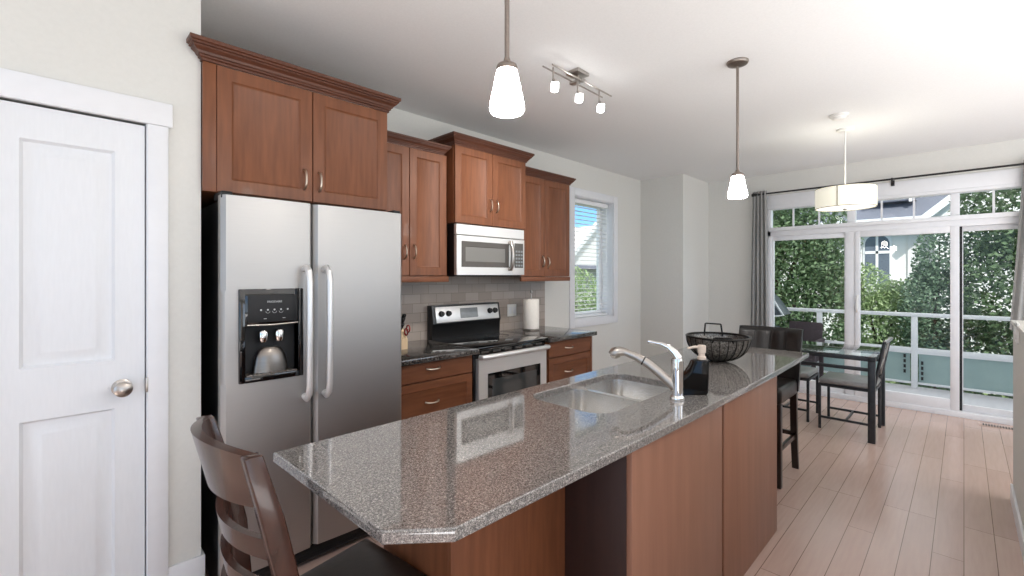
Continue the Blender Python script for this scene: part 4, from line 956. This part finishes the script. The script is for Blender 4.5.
# ================================================================== BEYOND
struct('ground', MB().box(6.9, 40, -30, 40, -1.6, -1.5).box(-10, 6.9, 3.6, 40, -1.6, -1.5), 'grass')
def tree(name, label, x, y, zg, blobs, nleaf, ll, mt, trunk_r=.06, trunk_top=1.0, group='trees beyond the balcony', seed=1):
    rnd = random.Random(seed)
    t_ = thing(name, label, 'tree', (x, y, zg), group=group, local=True)
    vs, fs = [], []
    tot = sum(bx*by*bz_ for _, _, _, bx, by, bz_ in blobs)
    for (cx, cy, cz, rx, ry, rz_) in blobs:
        for _ in range(int(nleaf*rx*ry*rz_/tot)):
            while True:
                p = Vector((rnd.uniform(-1, 1), rnd.uniform(-1, 1), rnd.uniform(-1, 1)))
                if .15 < p.length < 1: break
            p = p*(.62+.38*rnd.random())/max(p.length, .01)*min(1, p.length+.35) if p.length < .75 else p
            c_ = Vector((cx+p.x*rx, cy+p.y*ry, cz+p.z*rz_))
            n_ = Vector((rnd.gauss(0, 1), rnd.gauss(0, 1), rnd.gauss(.5, 1))).normalized(); u = n_.orthogonal().normalized(); u.rotate(Matrix.Rotation(rnd.uniform(0, 6.28), 3, n_)); v_ = n_.cross(u)
            l_ = ll*rnd.uniform(.7, 1.3); w_ = l_*.55; i0 = len(vs)
            vs += [c_-u*l_*.5, c_+v_*w_*.5+n_*l_*.08, c_+u*l_*.5, c_-v_*w_*.5+n_*l_*.08]; fs += [(i0, i0+1, i0+2), (i0, i0+2, i0+3)]
    me = bpy.data.meshes.new('foliage'); me.from_pydata([tuple(v) for v in vs], [], fs); me.materials.append(M[mt])
    o = bpy.data.objects.new('foliage', me); COL.objects.link(o); o.parent = t_
    tb = MB().tube([(0, 0, 0), (.02, .01, trunk_top*.5), (0, -.02, trunk_top)], [trunk_r, trunk_r*.8, trunk_r*.6], 10)
    obj('trunk', tb, 'bark', t_)
    for k, (cx, cy, cz, rx, ry, rz_) in enumerate(blobs[:5]):
        obj('branch', MB().tube([(0, 0, min(trunk_top*.8, cz*.6)), (cx*.5, cy*.5, (trunk_top+cz)*.5), (cx, cy, cz+rz_*.4)], [trunk_r*.55, trunk_r*.4, trunk_r*.15], 8), 'bark', t_)
    return t_
tree('broadleaf_tree', 'large dark green tree behind the left patio pane', 10.6, 2.75, -1.5, [(0, 0, 3.0, 1.1, 1.1, 1.3), (-.4, -.75, 2.1, .8, .75, 1.1), (.1, -.6, 3.6, .9, .8, .9), (-.2, .7, 3.6, .9, 1.0, 1.1), (.1, .2, 4.6, 1.0, 1.1, .9), (0, .3, 1.6, .9, 1.2, .9), (-.2, -.9, 3.0, .7, .5, .8)], 30000, .085, 'leafdark', .09, 2.8, seed=3)
tree('leafy_bush', 'pale green bushy tree behind the sliding door pane, before the white house', 10.9, 1.12, -1.5, [(0, 0, 1.9, .8, .75, .9), (0, .3, 2.6, .6, .55, .6), (0, -.35, 2.3, .6, .5, .6), (0, 0, 1.1, .8, .9, .7)], 15000, .07, 'leafmid', .05, 1.8, seed=5)
tree('columnar_tree', 'tall narrow tree just left of the door mullion, before the white house', 10.2, .33, -1.5, [(0, 0, 1.3, .45, .48, .9), (0, .02, 2.3, .44, .46, .9), (0, -.05, 3.2, .36, .36, .6)], 13000, .06, 'leafcool', .05, 2.0, seed=8)
tree('broadleaf_tree', 'dense dark tree filling the right-hand patio pane', 9.9, -.72, -1.5, [(0, 0, 1.5, .8, .85, 1.0), (0, .1, 2.7, .8, .8, 1.0), (.1, .1, 3.9, .8, .8, .9), (.1, -.7, 3.0, .9, .8, 1.2), (0, .1, 4.6, .6, .6, .5), (.2, -.9, 1.6, .9, .8, 1.1)], 32000, .08, 'leafdark', .08, 3.2, seed=11)

hs = thing('house', 'white stucco house with a slate roof beyond the patio trees', 'house', (19, 1, -1.5))
hx = 17.0
obj('wall', MB().box(hx, hx+7, -4.5, 7.0, -1.5, 3.15), 'stucco', hs)
obj('bay_wall', MB().box(hx-.6, hx, -3.6, .55, -1.5, 3.05), 'stucco', hs)
obj('corner_panel', MB().box(hx-.08, hx, .62, 1.12, -1.5, 2.9), 'siding', hs)
obj('roof', MB().prism([(hx-.55, 3.0), (hx+3.5, 6.1), (hx+7.5, 3.0), (hx+7.5, 2.85), (hx-.55, 2.85)], -5.0, 7.5, 'y'), 'roof', hs)
obj('fascia', MB().box(hx-.60, hx-.53, .6, 7.5, 2.82, 3.05), 'trim', hs)
# gable facing the balcony over the bay
obj('gable_wall', MB().prism([(-3.7, 3.0), (.62, 3.0), (-1.54, 5.0)], hx-.62, hx+1.5, 'x'), 'stucco', hs)
gt = MB().bar((hx-.86, .85, 2.86), (hx-.86, -1.54, 5.05), .14, .16).bar((hx-.86, -3.95, 2.86), (hx-.86, -1.54, 5.05), .14, .16); obj('gable_trim', gt, 'trim', hs)
gr2 = MB().prism([(.95, 2.85), (-1.54, 5.15), (-4.05, 2.85), (-4.05, 2.70), (-1.54, 4.99), (.95, 2.70)], hx-.75, hx+1.6, 'x'); obj('gable_roof', gr2, 'roof', hs)
dm = MB().prism([(.95, 3.55), (2.0, 3.55), (1.1, 4.25)], hx-.2, hx+2, 'x'); obj('dormer', dm, 'roof', hs)
obj('dormer_trim', MB().bar((hx-.24, 2.05, 3.52), (hx-.24, 1.08, 4.28), .08, .09).bar((hx-.24, 1.05, 3.5), (hx-.24, 1.05, 4.3), .07, .08), 'trim', hs)
for y in (2.15, 2.42): obj('roof_vent', MB().lathe([(0, 0), (.10, 0), (.10, .14), (.13, .15), (.13, .20), (0, .22)], (hx+.7, y, 3.93), 16), 'blackmatte', hs)
# arched window
def arched(y, z0, z1, w_, nm='window'):
    pts = [(y-w_/2, z0), (y+w_/2, z0)] + [(y + w_/2*math.cos(PI*i/12), z1 + w_*.5*math.sin(PI*i/12)) for i in range(13)]
    f = obj(nm, MB().prism([(y+(p[0]-y)*1.16, z0-.06+(p[1]-z0)*1.10) for p in pts], hx-.05, hx+.02, 'x'), 'trim', hs)
    obj('pane', MB().prism(pts, hx-.07, hx-.052, 'x'), 'winglass', f)
    obj('glazing_bar', MB().box(hx-.09, hx-.06, y-.03, y+.03, z0, z1+w_*.5).box(hx-.09, hx-.06, y-w_/2, y+w_/2, z1-.28, z1-.2), 'trim', f)
arched(1.80, 1.2, 2.36, .56); arched(4.6, 1.2, 2.36, .56)
h2 = thing('house', 'pale grey-roofed house seen through the kitchen window blind', 'house', (9.5, 12, -1.5))
obj('wall', MB().box(6.0, 18, 11.0, 18, -1.5, 1.8), 'siding', h2)
obj('roof', MB().prism([(10.4, 1.7), (14.5, 3.9), (18.5, 1.7)], 5.6, 18.4, 'x'), 'roof', h2)
obj('gable_wall', MB().prism([(13.4, 1.7), (18.0, 1.7), (15.7, 3.5)], 10.7, 13, 'y'), 'stucco', h2)
obj('gable_trim', MB().bar((13.2, 10.62, 1.65), (15.7, 10.62, 3.6), .16, .16).bar((18.2, 10.62, 1.65), (15.7, 10.62, 3.6), .16, .16), 'trim', h2)
for x in (9.6, 13.0, 16.2):
    f = obj('window', MB().box(x-.5, x+.5, 10.94, 11.02, -.1, 1.2), 'trim', h2); obj('pane', MB().box(x-.42, x+.42, 10.92, 10.945, -.02, 1.12), 'winglass', f)
tree('garden_tree', 'green tree outside the kitchen window below the grey roof', 11.0, 8.2, -1.5, [(0, 0, 2.0, .9, .9, 1.2), (-1.2, -.1, 1.5, .9, .8, 1.0), (.9, .1, 1.5, .9, .8, .9)], 9000, .09, 'leafmid', .06, 1.6, group='trees outside the kitchen window', seed=21)
